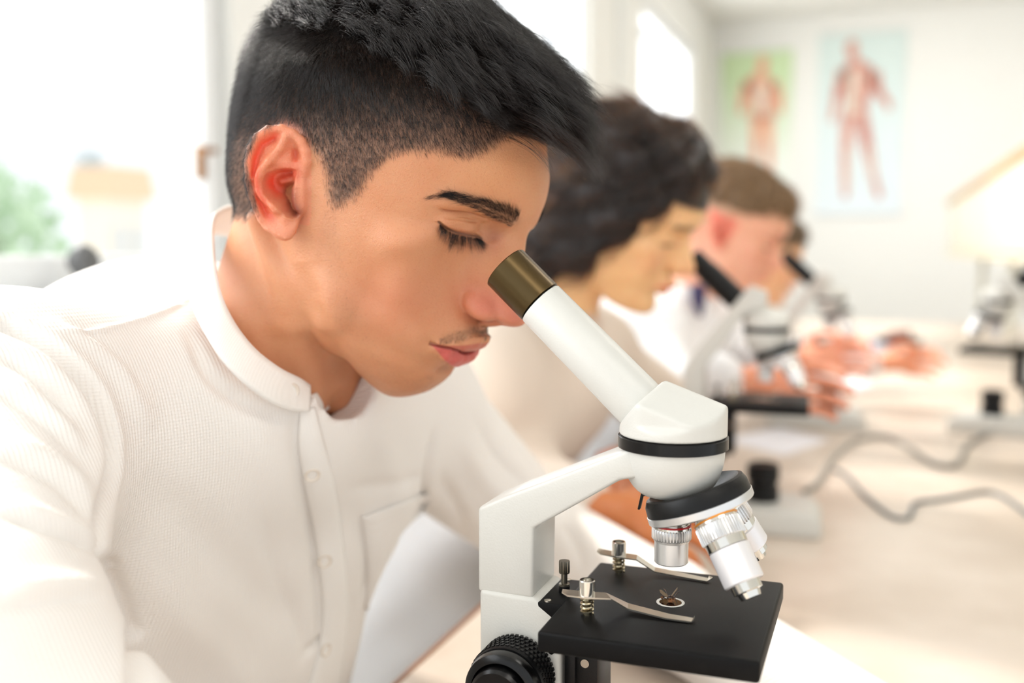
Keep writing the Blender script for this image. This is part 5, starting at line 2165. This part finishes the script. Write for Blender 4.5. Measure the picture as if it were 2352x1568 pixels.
# crook of the far arm
ss([(1000, 985), (985, 1060), (975, 1140), (960, 1200)], 5, -5.0)
ss([(1060, 1010), (1120, 1110), (1210, 1200)], 9, 3.2)
ss([(1010, 1090), (1060, 1190), (1100, 1300)], 6, -3.2)
ss([(1090, 960), (1150, 1060), (1230, 1130)], 6, -2.4)
ss([(1290, 1200), (1320, 1250), (1340, 1310)], 5, -2.4)
ss([(1330, 1180), (1370, 1240), (1400, 1300)], 5, 2.0)
ss([(1400, 1215), (1430, 1260), (1450, 1300)], 4, -1.8)
SHIRT.re()


def patch(surf, left, right, n, m_, off, thick, name, mt, parent, ncol=6, attr=True):
    """a strip of cloth lying on a surface between two photo lines"""
    A = catmull(left, 8)
    B = catmull(right, 8)
    ta, tb = np.linspace(0, 1, len(A)), np.linspace(0, 1, len(B))
    G = []
    for i in range(n):
        s = i / (n - 1)
        a = np.array([np.interp(s, ta, A[:, k]) for k in range(2)])
        b = np.array([np.interp(s, tb, B[:, k]) for k in range(2)])
        row = []
        for j in range(ncol):
            q = j / (ncol - 1)
            p = a * (1 - q) + b * q
            h = surf.bvh.ray_cast(Vector(CAM), Vector(ray(*p)).normalized())
            if h[0] is None:
                row.append(row[-1] if row else np.array(at(p[0], p[1], .62)))
                continue
            edge = 1.0 if 0 < j < ncol - 1 else .15
            row.append(np.array(h[0]) + np.array(h[1]) * off * edge)
        G.append(row)
    G = np.array(G)
    for _ in range(2):
        G[1:-1] = G[1:-1] * .5 + (G[:-2] + G[2:]) * .25
    V = G.reshape(-1, 3)
    F = [(i * ncol + j, i * ncol + j + 1, (i + 1) * ncol + j + 1, (i + 1) * ncol + j) for i in range(n - 1) for j in range(ncol - 1)]
    me = from_np(name, V, F)
    if attr:
        cloth_attr(me, V @ np.array([TF, TL, [0, 0, 1]]).T)
    o = put(name, me, mt, parent)
    so = o.modifiers.new('thick', 'SOLIDIFY')
    so.thickness = thick
    so.offset = 0
    return o, G


_SVc = SHIRT.V
sm_ = from_np('shirt', SHIRT.V, SHIRT.Q)
_cl = np.column_stack([(SHIRT.V - TO) @ TL, (SHIRT.V - TO) @ TF, SHIRT.V[:, 2]])
cloth_attr(sm_, _cl)
shirt = put('shirt', sm_, M_SHIRT, man)
placket, _ = patch(SHIRT, [(690, 940), (684, 1010), (694, 1090), (712, 1180), (730, 1290), (740, 1400), (728, 1500), (700, 1600)],
                   [(722, 935), (742, 1010), (762, 1090), (778, 1180), (792, 1290), (798, 1400), (790, 1500), (775, 1600)], 60, 0, .0022, .0012, 'placket', M_BAND, shirt, 7)
pocket, _ = patch(SHIRT, [(828, 1185), (838, 1260), (842, 1340), (836, 1400)], [(985, 1128), (978, 1200), (950, 1280), (915, 1360)], 24, 0, .0016, .001, 'breast_pocket', M_SHIRT, shirt, 14)


def button(px, py, s=.0052):
    h = SHIRT.bvh.ray_cast(Vector(CAM), Vector(ray(px, py)).normalized())
    p, n = h[0], h[1]
    b = MB()
    b.lathe([(.002, .0001), (.002, s * .5), (.0022, s * .62), (.0034, s * .8), (.0036, s * .95), (.003, s), (.0018, s * .96)], p, p + n, 28, cap=False)
    return b.build('button', mat('pearl_button', srgb(238, 228, 216), .25), shirt)


for p in ((744, 1284), (716, 1085), (742, 1490)):
    button(*p)

# stand-up collar band
TOPL = [(714, 884, .636), (690, 868, .622), (645, 845, .607), (590, 803, .598), (545, 748, .598), (513, 685, .603), (497, 620, .618), (489, 560, .640), (488, 512, .668), (500, 482, .700), (545, 470, .742),
        (620, 500, .775), (700, 570, .79), (770, 680, .785), (812, 770, .765), (812, 838, .730), (760, 880, .685), (722, 905, .650)]
BOTL = [(712, 945, .628), (672, 944, .614), (620, 922, .597), (560, 876, .585), (505, 818, .583), (462, 752, .590), (436, 690, .603), (424, 636, .622), (420, 585, .650), (440, 545, .695), (490, 535, .745),
        (580, 560, .785), (690, 630, .805), (775, 740, .80), (830, 830, .785), (822, 890, .745), (770, 930, .695), (722, 958, .645)]


def collar():
    A = catmull([at(*p) for p in TOPL], 6)
    B = catmull([at(*p) for p in BOTL], 6)
    n = len(A)
    rows = 7
    V = []
    for i in range(n):
        for j in range(rows):
            t = j / (rows - 1)
            bulge = math.sin(t * math.pi) * .0016
            p = A[i] * (1 - t) + B[i] * t
            o = p - JT[6]
            o = o - JT[7] * (o @ JT[7])
            V.append(p + o / (np.linalg.norm(o) + 1e-9) * bulge)
    F = [(i * rows + j, i * rows + j + 1, (i + 1) * rows + j + 1, (i + 1) * rows + j) for i in range(n - 1) for j in range(rows - 1)]
    me = from_np('collar', V, F)
    cloth_attr(me, np.array(V))
    o = put('collar', me, M_BAND, shirt)
    so = o.modifiers.new('thick', 'SOLIDIFY')
    so.thickness = .0028
    so.offset = 1
    so.use_rim = True
    return o


collar()
h_ = at(668, 895, .617)
b = MB()
_n = Vector(h_ - JT[6]).normalized()
b.lathe([(.0, .0001), (.001, .004), (.0018, .0048), (.0012, .0052), (0, .0052)], Vector(h_) + _n * .001, Vector(h_) + _n, 24, cap=False)
b.build('button', mat('pearl_button', srgb(238, 228, 216), .25), shirt)
# ================================================================== the people further down the bench
def neck_for(cb_mm, r0=48, r1=54):
    def f(v):
        cb = np.asarray(cb_mm, float)
        up = np.array([0, -30, -8.0])
        v.cone(up, cb, r0, r1, 16)
    return f


def ears_small(v):
    ears_man(v)


def simple_tint(H, base, lip, scalp, brow, soft=6.0, ear=None):
    """colour by head position in millimetres"""
    C = np.tile(base, (len(H), 1))
    A = np.abs(H[:, 0])

    def bl(w, c, k=1):
        nonlocal C
        w = np.clip(w * k, 0, 1)[:, None]
        C = C * (1 - w) + np.asarray(c) * w
    g = lambda x, y, z, r: np.exp(-(((A - x) / r[0]) ** 2 + ((H[:, 1] - y) / r[1]) ** 2 + ((H[:, 2] - z) / r[2]) ** 2))
    bl(g(38, 68, -10, (20, 22, 18)), lin(226, 132, 108), .4)
    bl(g(0, 112, -12, (12, 14, 10)), lin(220, 128, 108), .5)
    bl(g(0, 98, -43, (20, 14, 6.5)), lip, 1.4)
    bl(g(31, 80, 10, (13, 10, 2.6)), lin(50, 32, 26), 1.1)
    for x, z, rx in ((20, 39, 9), (33, 41, 10), (45, 38, 8)):
        bl(g(x, 88, z, (rx, 16, 3.4)), brow, .9)
    if ear is not None:
        bl((A > 68) & (H[:, 1] < 14) & (H[:, 2] < 36), ear, .7)
    if scalp is not None:
        s = np.clip((H[:, 2] - (64 - np.clip(40 - H[:, 1], 0, 90) * .75)) / soft + .5, 0, 1)
        s = s * (1 - ((A > 68) & (H[:, 1] < 14) & (H[:, 2] < 34)))
        bl(s, scalp)
    return C


def place_person(label, L, scale, q0, base, lip, hair, cb, female=False, ear=None, tint_scalp=None, locked=60):
    R, T = fit_head(L, scale, q0, locked)
    V, Q = sculpt_head(2.2, None if female else ears_small, neck_for(cb), female)
    W = (V / 1000 * scale) @ R.T + T
    p = empty('person', (float(T[0]), float(T[1]), 0), label, 'person')
    return p, R, T, V, Q, W


def h2(R, T, sc):
    return lambda P: (np.asarray(P, float) / 1000 * sc) @ R.T + T


def hand_sdf(v, wrist, elbow_dir, palm_c, knuckles, tips, r=7.5, S=1000.0):
    """a hand: forearm stump, palm, five two-joint fingers (points in metres)"""
    w = np.asarray(wrist) * S
    pc = np.asarray(palm_c) * S
    v.cone(w - np.asarray(elbow_dir) * 60, w, 27, 22, 8)
    v.cone(w, pc, 21, 23, 12)
    for i, (k, t) in enumerate(zip(knuckles, tips)):
        ks = np.asarray(k) * S
        v.cone(pc, ks, 15, 9.5, 9)
        pts = [np.asarray(a) * S for a in t]
        prev = ks
        rr = [8.6, 7.6, 6.9, 6.2]
        for j, q in enumerate(pts):
            v.cone(prev, q, rr[j], rr[j + 1], 2.2)
            prev = q


def px_pts(lst):
    return [at(*p) for p in lst]


def coat_mesh(boxlo, boxhi, items, h=7.0, cuts=(), ripple=0.0, seed=0):
    v = Vol(np.array(boxlo) * 1000, np.array(boxhi) * 1000, h)
    for it in items:
        a, b, ra, rb, k = it
        v.cone(np.asarray(a) * 1000, np.asarray(b) * 1000, ra * 1000, rb * 1000, k * 1000)
    for a, b, ra, rb in cuts:
        v.cone(np.asarray(a) * 1000, np.asarray(b) * 1000, ra * 1000, rb * 1000, 6, 'cut')
    V, Q = v.mesh(2)
    V = V / 1000
    if ripple:
        N = vnormals(V, Q)
        rs = np.random.default_rng(seed)
        for _ in range(7):
            d = rs.normal(size=3)
            d /= np.linalg.norm(d)
            V = V + N * (np.sin(V @ d * rs.uniform(35, 90) + rs.uniform(0, 6)) * ripple * .5)[:, None]
    return V, Q


# ------------------------------------------------------------------ the girl
GS = .97
GL = {'exo': ((45, 70, 17), (1519, 548)), 'endo': ((17, 80, 15), (1562, 556)), 'browin': ((14, 98, 37), (1598, 528), .7), 'browout': ((52, 74, 38), (1512, 512), .7),
      'notip': ((-4, 120, -14), (1600, 622), .7), 'subn': ((0, 104, -24), (1555, 630)), 'corner': ((26, 84, -43), (1494, 655)), 'stom': ((0, 106, -43), (1528, 662)),
      'menton': ((-4, 85, -90), (1470, 712)), 'jaw': ((44, 38, -74), (1395, 664)), 'fore': ((-30, 92, 62), (1628, 462), .7), 'ear': ((72, 0, -2), (1375, 560), .6)}
gp_, GR, GT, GV, GQ, GW = place_person('dark-haired young woman in a cream jacket, second along the bench', GL, GS, [0, .42, .05, -.50, 1.28, 1.18], None, None, None,
                                       (0, -18, -150), True, locked=120)
g2 = h2(GR, GT, GS)
M_SKIN2 = skin_material('skin_far', .25, .5, False)
_C = simple_tint(GV, lin(246, 200, 148), lin(218, 108, 96), lin(30, 22, 20), lin(70, 46, 34))
me = from_np('body', GW, GQ)
add_color(me, 'tint', _C)
put('body', me, M_SKIN2, gp_)
hairv = Vol((-125, -165, -150), (125, 135, 175), 2.6)
hairv.ell((0, -12, 58), (88, 104, 88), 1)
hairv.cone((0, -50, 20), (12, -88, -40), 66, 50, 30)
hairv.cone((35, -40, 10), (52, -50, -70), 44, 32, 24)
hairv.cone((-35, -40, 10), (-52, -50, -70), 44, 32, 24)
hairv.cone((30, 52, 100), (60, 12, 34), 24, 22, 20)
hairv.cone((-30, 52, 100), (-60, 12, 34), 24, 22, 20)
hairv.cone((52, 22, 40), (66, -12, -45), 26, 22, 18)
hairv.cone((-52, 22, 40), (-66, -12, -45), 26, 22, 18)
hairv.cone((0, 68, 104), (0, 40, 118), 22, 30, 18)
hairv.op(lambda X, Y, Z: ell(X, Y, Z, (0, 92, 8), (74, 60, 90)), 8, None, 'cut')
HVg, HQg = hairv.mesh(2)
_N = vnormals(HVg, HQg)
_wv = np.sin(HVg[:, 2] * .09 + HVg[:, 1] * .06 + 2 * np.sin(HVg[:, 0] * .05)) * 3.2 + np.sin(HVg[:, 2] * .16 - HVg[:, 1] * .11 + HVg[:, 0] * .08) * 2.2
HVg = HVg + _N * _wv[:, None]
M_HAIR2 = mat('dark_brown_hair', srgb(26, 20, 20), .42)
hg = put('hair', from_np('hair', g2(HVg), HQg), M_HAIR2, gp_)
rg2 = np.random.default_rng(5)
_W2 = g2(HVg)
_n2 = vnormals(_W2, HQg)
P, i, bc = scatter(_W2, HQg, np.ones(len(_W2)), 9000, rg2)
N = _n2[HQg[i][:, 0]]
dn = -GR[:, 2] * .9 - GR[:, 1] * .55
d = dn - N * (N @ dn)[:, None]
d /= np.linalg.norm(d, axis=1)[:, None]
sd = np.cross(d, N)
t = np.linspace(0, 1, 7)[None, :, None]
Lh = (.03 + .03 * rg2.random(len(P)))[:, None, None]
pts = P[:, None] + d[:, None] * t * Lh + N[:, None] * .0035 * np.sin(t * 3.1) + sd[:, None] * .004 * np.sin(t * 6 + rg2.random(len(P))[:, None, None] * 6)
strands('hair_strands', pts, np.full(len(P), .00022), hair_mat('girl_hair', srgb(24, 18, 18), srgb(52, 40, 40), .35, .9), gp_)
# jacket
gn = g2((0, -25, -150))
gsR, gsL = gn + np.array([-.035, -.165, -.065]), gn + np.array([-.01, .165, -.065])
gel = np.array([-.30, 1.01 + .10, BZ + .075])
M_JACKET = shirt_material('cream_jacket', srgb(232, 217, 203), bands=False)
geR = np.array([-.45, 1.12, BZ + .11])
gwR = at(1318, 1165, 1.08)
geL = np.array([-.30, 1.60, BZ + .09])
gwL = at(1470, 1040, 1.42)
V, Q = coat_mesh((-1.05, .86, .55), (.02, 1.78, 1.20), [
    (gn + [-.10, 0, -.10], gn + [-.29, 0, -.50], .135, .14, .02), (gsR, gsL, .07, .07, .05), (gn + [-.045, -.07, -.12], gn + [-.045, .07, -.12], .095, .095, .06),
    (gn + [0, 0, .0], gn + [0, 0, -.08], .064, .085, .04),
    (gsR, geR, .066, .052, .03), (geR, gwR, .052, .040, .02), (gsL, geL, .066, .05, .03), (geL, gwL, .05, .036, .02)],
    cuts=[(gn + [.005, 0, .01], gn + [.005, 0, .2], .056, .09)], ripple=.0035, seed=3)
put('jacket', from_np('jacket', V, Q), M_JACKET, gp_)
V, Q = coat_mesh((-1.1, .82, .42), (-.30, 1.75, .86), [(gn + [-.19, -.06, -.27], gn + [-.27, -.08, -.60], .175, .215, .02), (gn + [-.19, .06, -.27], gn + [-.27, .08, -.60], .175, .215, .05)],
                 cuts=[([-.245, .8, .78], [-.245, 1.8, .78], .115, .115)], ripple=.005, seed=12)
put('coat_hem', from_np('coat_hem', V, Q), shirt_material('bluish_white_coat', srgb(244, 247, 253), bands=False), gp_, label='bluish-white coat gathered below the jacket')


def hand(name, parent, wrist, edir, palm, kn, tp, lo, hi, tintc=(224, 150, 110), h=2.4):
    v = Vol(np.array(lo) * 1000, np.array(hi) * 1000, h)
    hand_sdf(v, wrist, edir, palm, kn, tp)
    V, Q = v.mesh(1)
    me = from_np(name, V / 1000, Q)
    add_color(me, 'tint', np.tile(lin(*tintc), (len(V), 1)))
    return put(name, me, M_SKIN2, parent)


def bent_hand(parent, wrist, fdir, side, down, tintc=(224, 150, 110), curl=.6, sc=1.0, name='hand', edir=None):
    """wrist point, direction of the fingers, direction towards the thumb, direction of curling"""
    f, s, dn = [np.asarray(a, float) / np.linalg.norm(a) for a in (fdir, side, down)]
    w = np.asarray(wrist, float)
    palm = w + f * .045 * sc
    kn, tp = [], []
    for j, (o, ln) in enumerate(((.030, .074), (.011, .082), (-.009, .076), (-.027, .060))):
        k = w + f * (.088 - abs(j - 1) * .004) * sc + s * o * sc
        p = k
        t = []
        for m_, part in enumerate((.45, .32, .23)):
            a = curl * (m_ + .5) * .75
            p = p + (f * math.cos(a) + dn * math.sin(a)) * ln * part * sc
            t.append(p)
        kn.append(k)
        tp.append(t)
    k = w + f * .03 * sc + s * .030 * sc
    t = [k + (f * .6 + s * .55 + dn * .25) * .034 * sc]
    t.append(t[0] + (f * .8 + s * .1 + dn * .45) * .028 * sc)
    t.append(t[1] + (f * .75 - s * .25 + dn * .5) * .018 * sc)
    kn.append(k)
    tp.append(t)
    A = np.array([w] + kn + [q for t in tp for q in t])
    ed = f if edir is None else np.asarray(edir, float) / np.linalg.norm(edir)
    return hand(name, parent, w, ed, palm, kn, tp, A.min(0) - .10, A.max(0) + .10, tintc)


bent_hand(gp_, gwR + [.022, -.004, .0], (.85, -.20, .02), (.2, .8, .4), (0, .2, -.9), (206, 128, 76), curl=.5, edir=gwR - geR)
bent_hand(gp_, gwL + (gwL - geL) * .12, (gwL - geL) + np.array([.04, 0, -.01]), (-.8, -.2, .5), (.3, 0, -.9), (226, 150, 112), curl=.6, edir=gwL - geL)

# the young man's own hands, past the lower edge of the picture
_d = JT[5] - JT[4]
_d[2] = 0
bent_hand(man, JT[5] + _d / np.linalg.norm(_d) * .02 + [0, 0, -.008], _d + [.02, 0, 0], (-.6, -.6, .3), (0, 0, -1), (221, 163, 121), curl=.45, edir=_d)
_d = JT[2] - JT[1]
_d[2] = 0
bent_hand(man, JT[2] + [.02, .0, -.018], (.95, .1, 0), (0, .9, .3), (0, 0, -1), (221, 163, 121), curl=.45, edir=_d)

# ------------------------------------------------------------------ her microscope and the others: copies of the parts, in a black-tubed make
def copy_tree(o, off, rotz, pivot, parent=None):
    c = o.copy()
    COL.objects.link(c)
    if parent is None:
        c.matrix_basis = Matrix.Translation(pivot + off) @ Matrix.Rotation(rotz, 4, 'Z') @ Matrix.Translation(-pivot) @ o.matrix_basis
    else:
        c.parent = parent
    for k in o.children:
        copy_tree(k, off, rotz, pivot, c)
    return c


mic2 = build_microscope('white microscope with a long black eyepiece at the young woman', 'far', 'black-tubed microscopes on the bench')
_piv = Vector((AX, AY, BZ))
_src = mic2.matrix_basis.copy()


def move_mic(o, x, y, rz):
    o.matrix_basis = Matrix.Translation((x, y, BZ)) @ Matrix.Rotation(rz, 4, 'Z')


def clone(o, parent=None):
    c = o.copy()
    COL.objects.link(c)
    if parent is not None:
        c.parent = parent
        c.matrix_parent_inverse = o.matrix_parent_inverse.copy()
    for k in list(o.children):
        clone(k, c)
    return c


m2p = atz(1757, 1227, BZ)
bpy.context.view_layer.update()
mic3 = clone(mic2)
mic3['label'] = 'white microscope with a black eyepiece held by the fair-haired boy'
mic4 = clone(mic2)
mic4['label'] = 'cream microscope facing the other way, under the raised shelf at the right edge'
c2 = CAM + ray(1757, 900) * 1.285
move_mic(mic2, c2[0], c2[1], math.radians(4))
c3 = CAM + ray(1905, 800) * 2.02
move_mic(mic3, c3[0], c3[1], math.radians(0))
c4 = CAM + ray(2285, 800) * 1.95
move_mic(mic4, c4[0], c4[1], math.radians(165))

# ------------------------------------------------------------------ fair-haired boy
BS = 1.03
BL = {'ear': ((76, -8, 0), (1655, 523)), 'exo': ((45, 70, 17), (1757, 563)), 'endo': ((17, 80, 15), (1785, 578), .6), 'browout': ((52, 74, 38), (1757, 535), .6), 'fore': ((-30, 92, 62), (1822, 520), .7),
      'notip': ((-4, 120, -14), (1800, 628), .6), 'corner': ((26, 84, -43), (1730, 640), .8), 'menton': ((-4, 85, -90), (1708, 672)), 'jaw': ((44, 38, -74), (1655, 640), .8), 'back': ((40, -88, 40), (1590, 470), .5)}
bp_, BR, BT, BV, BQ, BW = place_person('fair-haired boy in a white coat, third along the bench', BL, BS, [0, .35, .1, -.30, 1.95, 1.18], None, None, None, (0, -10, -150), locked=200)
b2 = h2(BR, BT, BS)
_C = simple_tint(BV, lin(242, 182, 154), lin(216, 124, 108), lin(206, 164, 134), lin(150, 110, 80), 26, lin(232, 108, 92))
me = from_np('body', BW, BQ)
add_color(me, 'tint', _C)
put('body', me, M_SKIN2, bp_)


def cap_hair(parent, f2, RR, col1, col2, lift, seed, n=9000, L0=.010, L1=.024):
    v = Vol((-95, -125, -20), (95, 125, 165), 3.0)
    v.ell((0, -6, 62), (79, 103, 76 + lift), 1)
    v.cone((-22, 66, 100), (34, 70, 92), 24, 22, 20)
    v.op(lambda X, Y, Z: ell(X, Y, Z, (0, 86, 18), (95, 62, 62)), 10, None, 'cut')
    v.op(lambda X, Y, Z: -(Z - 46 - np.clip(Y + 20, 0, 80) * .22) + 0 * X, 8, None, 'inter') if False else None
    v.op(lambda X, Y, Z: (Z - 44 - np.clip(Y, 0, 80) * .30) + 0 * X, 8, None, 'cut')
    V, Q = v.mesh(2)
    N0 = vnormals(V, Q)
    V = V + N0 * (np.sin(V[:, 0] * .16 + V[:, 1] * .1) * 1.6 + np.sin(V[:, 1] * .21 - V[:, 0] * .13) * 1.2)[:, None]
    W = f2(V)
    o = put('hair', from_np('hair', W, Q), mat('hair_base_%d' % seed if False else ('fair_hair' if seed == 1 else 'brown_hair'), col1, .5), parent)
    rr = np.random.default_rng(seed)
    P, i, bc = scatter(W, Q, (V[:, 2] > 50).astype(float), n, rr)
    N = vnormals(W, Q)[Q[i][:, 0]]
    fw = RR[:, 1] * 1.0 + RR[:, 2] * .1
    d = fw - N * (N @ fw)[:, None] + rr.normal(size=P.shape) * .3
    d /= np.linalg.norm(d, axis=1)[:, None]
    t = np.linspace(0, 1, 5)[None, :, None]
    LL = (L0 + (L1 - L0) * rr.random(len(P)))[:, None, None]
    pts = P[:, None] + (d * .8)[:, None] * t * LL + N[:, None] * .25 * LL * t * (1.4 - t)
    strands('hair_strands', pts, np.full(len(P), .0002), hair_mat('hair_fine_%s' % ('fair' if seed == 1 else 'brown'), col1, col2, .4), parent)
    return o


cap_hair(bp_, b2, BR, srgb(112, 86, 58), srgb(168, 132, 90), 4, 1)
bn = b2((0, -20, -140))
bsR, bsL = bn + np.array([-.03, -.17, -.07]), bn + np.array([0, .17, -.07])
beR = np.array([-.32, 1.66, BZ + .10])
bwR = at(1655, 872, 1.56)
beL = np.array([-.28, 2.28, BZ + .10])
bwL = at(1790, 832, 1.98)
M_COAT = shirt_material('white_coat', srgb(240, 240, 242), bands=False)
V, Q = coat_mesh((-1.05, 1.45, .55), (.12, 2.50, 1.20), [
    (bn + [-.10, 0, -.10], bn + [-.29, 0, -.50], .14, .15, .02), (bsR, bsL, .072, .072, .05), (bn + [-.045, -.07, -.12], bn + [-.045, .07, -.12], .10, .10, .06),
    (bn + [0, 0, .0], bn + [0, 0, -.08], .062, .085, .04),
    (bsR, beR, .068, .055, .03), (beR, bwR, .055, .042, .02), (bsL, beL, .068, .055, .03), (beL, bwL, .055, .040, .02)],
    cuts=[(bn + [.005, 0, .01], bn + [.005, 0, .2], .056, .09)], ripple=.0045, seed=8)
put('coat', from_np('coat', V, Q), M_COAT, bp_)
_p = at(1604, 690, 1.86)
b = MB()
b.tube([_p + np.array([0, 0, .03]), _p, _p + np.array([.004, .004, -.03])], [.016, .013, .004], 10)
b.build('neckwear', mat('navy_cloth', srgb(62, 56, 92), .8), bp_, label='navy cloth showing at the neck')
bent_hand(bp_, bwR + np.array([.030, .0, .0]), (.96, -.05, -.05), (-.1, .2, .95), (.1, -.9, -.1), (238, 164, 132), curl=.75, sc=1.12, edir=bwR - beR)
bent_hand(bp_, bwL + np.array([.025, .0, .005]), (.93, -.1, .12), (-.1, .25, .9), (.15, -.9, -.2), (240, 168, 138), curl=.8, sc=1.05, edir=bwL - beL)

# ------------------------------------------------------------------ fourth person, mostly hidden
DS = .96
DL = {'exo': ((45, 70, 17), (1798, 612)), 'notip': ((-4, 120, -14), (1848, 650)), 'menton': ((-4, 85, -90), (1790, 700)), 'fore': ((-30, 92, 62), (1832, 570)), 'ear': ((76, -8, 0), (1740, 600))}
dp_, DR, DT, DV, DQ, DW = place_person('fourth person along the bench, face mostly hidden behind the fair-haired boy', DL, DS, [0, .3, .2, -.22, 2.75, 1.12], None, None, None, (0, -10, -150), locked=400)
d2_ = h2(DR, DT, DS)
_C = simple_tint(DV, lin(236, 184, 142), lin(206, 120, 100), lin(120, 92, 66), lin(96, 70, 48), 20)
me = from_np('body', DW, DQ)
add_color(me, 'tint', _C)
put('body', me, M_SKIN2, dp_)
cap_hair(dp_, d2_, DR, srgb(92, 72, 50), srgb(128, 104, 74), 2, 2, n=5000)
dn_ = d2_((0, -20, -140))
V, Q = coat_mesh((-1.05, 2.2, .55), (.10, 3.30, 1.20), [
    (dn_ + [-.10, 0, -.10], dn_ + [-.29, 0, -.50], .14, .15, .02), (dn_ + [-.03, -.16, -.07], dn_ + [0, .16, -.07], .07, .07, .05), (dn_, dn_ + [0, 0, -.08], .06, .085, .04),
    (dn_ + [-.03, -.16, -.07], [-.22, 2.62, BZ + .09], .065, .05, .03), ([-.22, 2.62, BZ + .09], [-.02, 2.70, BZ + .06], .05, .038, .02)], ripple=.004, seed=4)
put('coat', from_np('coat', V, Q), M_COAT, dp_)
bent_hand(dp_, np.array([.0, 2.705, BZ + .065]), (.9, -.1, .1), (0, .3, .9), (.1, -.8, -.3), (234, 160, 124), curl=.6)

# ------------------------------------------------------------------ small things on the bench
def cable(name, pts, r, m_, lab, z=BZ):
    P = [atz(x, y, z + r) for x, y in pts]
    C = catmull(P, 10)
    b = MB()
    b.tube([Vector(p) for p in C], r, 10)
    return b.build(name, m_, None, label=lab, cat='cable')


M_CABLE = mat('grey_cable', srgb(158, 156, 150), .45)
cable('power_cable', [(1848, 1128), (1880, 1105), (1915, 1050), (1965, 1012), (2035, 1003), (2095, 1032), (2150, 1066), (2200, 1064), (2225, 1018), (2290, 990), (2400, 985)], .0042, M_CABLE,
      'grey cable looping from the second microscope towards the shelf')
cable('power_cable', [(1917, 1078), (1945, 1092), (1975, 1125), (2025, 1170), (2065, 1190), (2092, 1182), (2102, 1155), (2150, 1147), (2205, 1138), (2262, 1129), (2305, 1140), (2360, 1180), (2430, 1240)], .0030,
      mat('blue_grey_cable', srgb(104, 114, 120), .45), 'blue-grey cable curling forward and leaving the bench at the right')
b = MB()
c = atz(2062, 792, BZ)
b.lathe([(0, .055), (.004, .07), (.018, .085), (.022, .085), (.018, .078), (.006, .06), (.006, .0001)], (c[0], c[1], BZ), (c[0], c[1], 2), 36, cap=False)
tr = b.build('dish', mat('dark_dish', srgb(40, 34, 36), .4), None, label='dark shallow dish holding reddish-brown pieces at the far end', cat='dish')
for k, (dx, dy, s) in enumerate(((-.02, 0, .022), (.02, .01, .024), (0, -.02, .02), (.005, .025, .02))):
    v = Vol((-40, -40, -30), (40, 40, 40), 3.5)
    v.ell((0, 0, 0), (s * 1200, s * 900, s * 800), 1)
    v.ell((s * 500, s * 300, s * 500), (s * 700, s * 500, s * 600), 8)
    V, Q = v.mesh(1)
    put('specimen', from_np('specimen', V / 1000 + np.array([c[0] + dx, c[1] + dy, BZ + .03]), Q), mat('red_brown', srgb(146, 66, 44), .5), None,
        label=('near left', 'right', 'far left', 'rearmost')[k] + ' reddish-brown piece in the dark dish at the bench end', cat='specimen', group='pieces in the far dark dish')
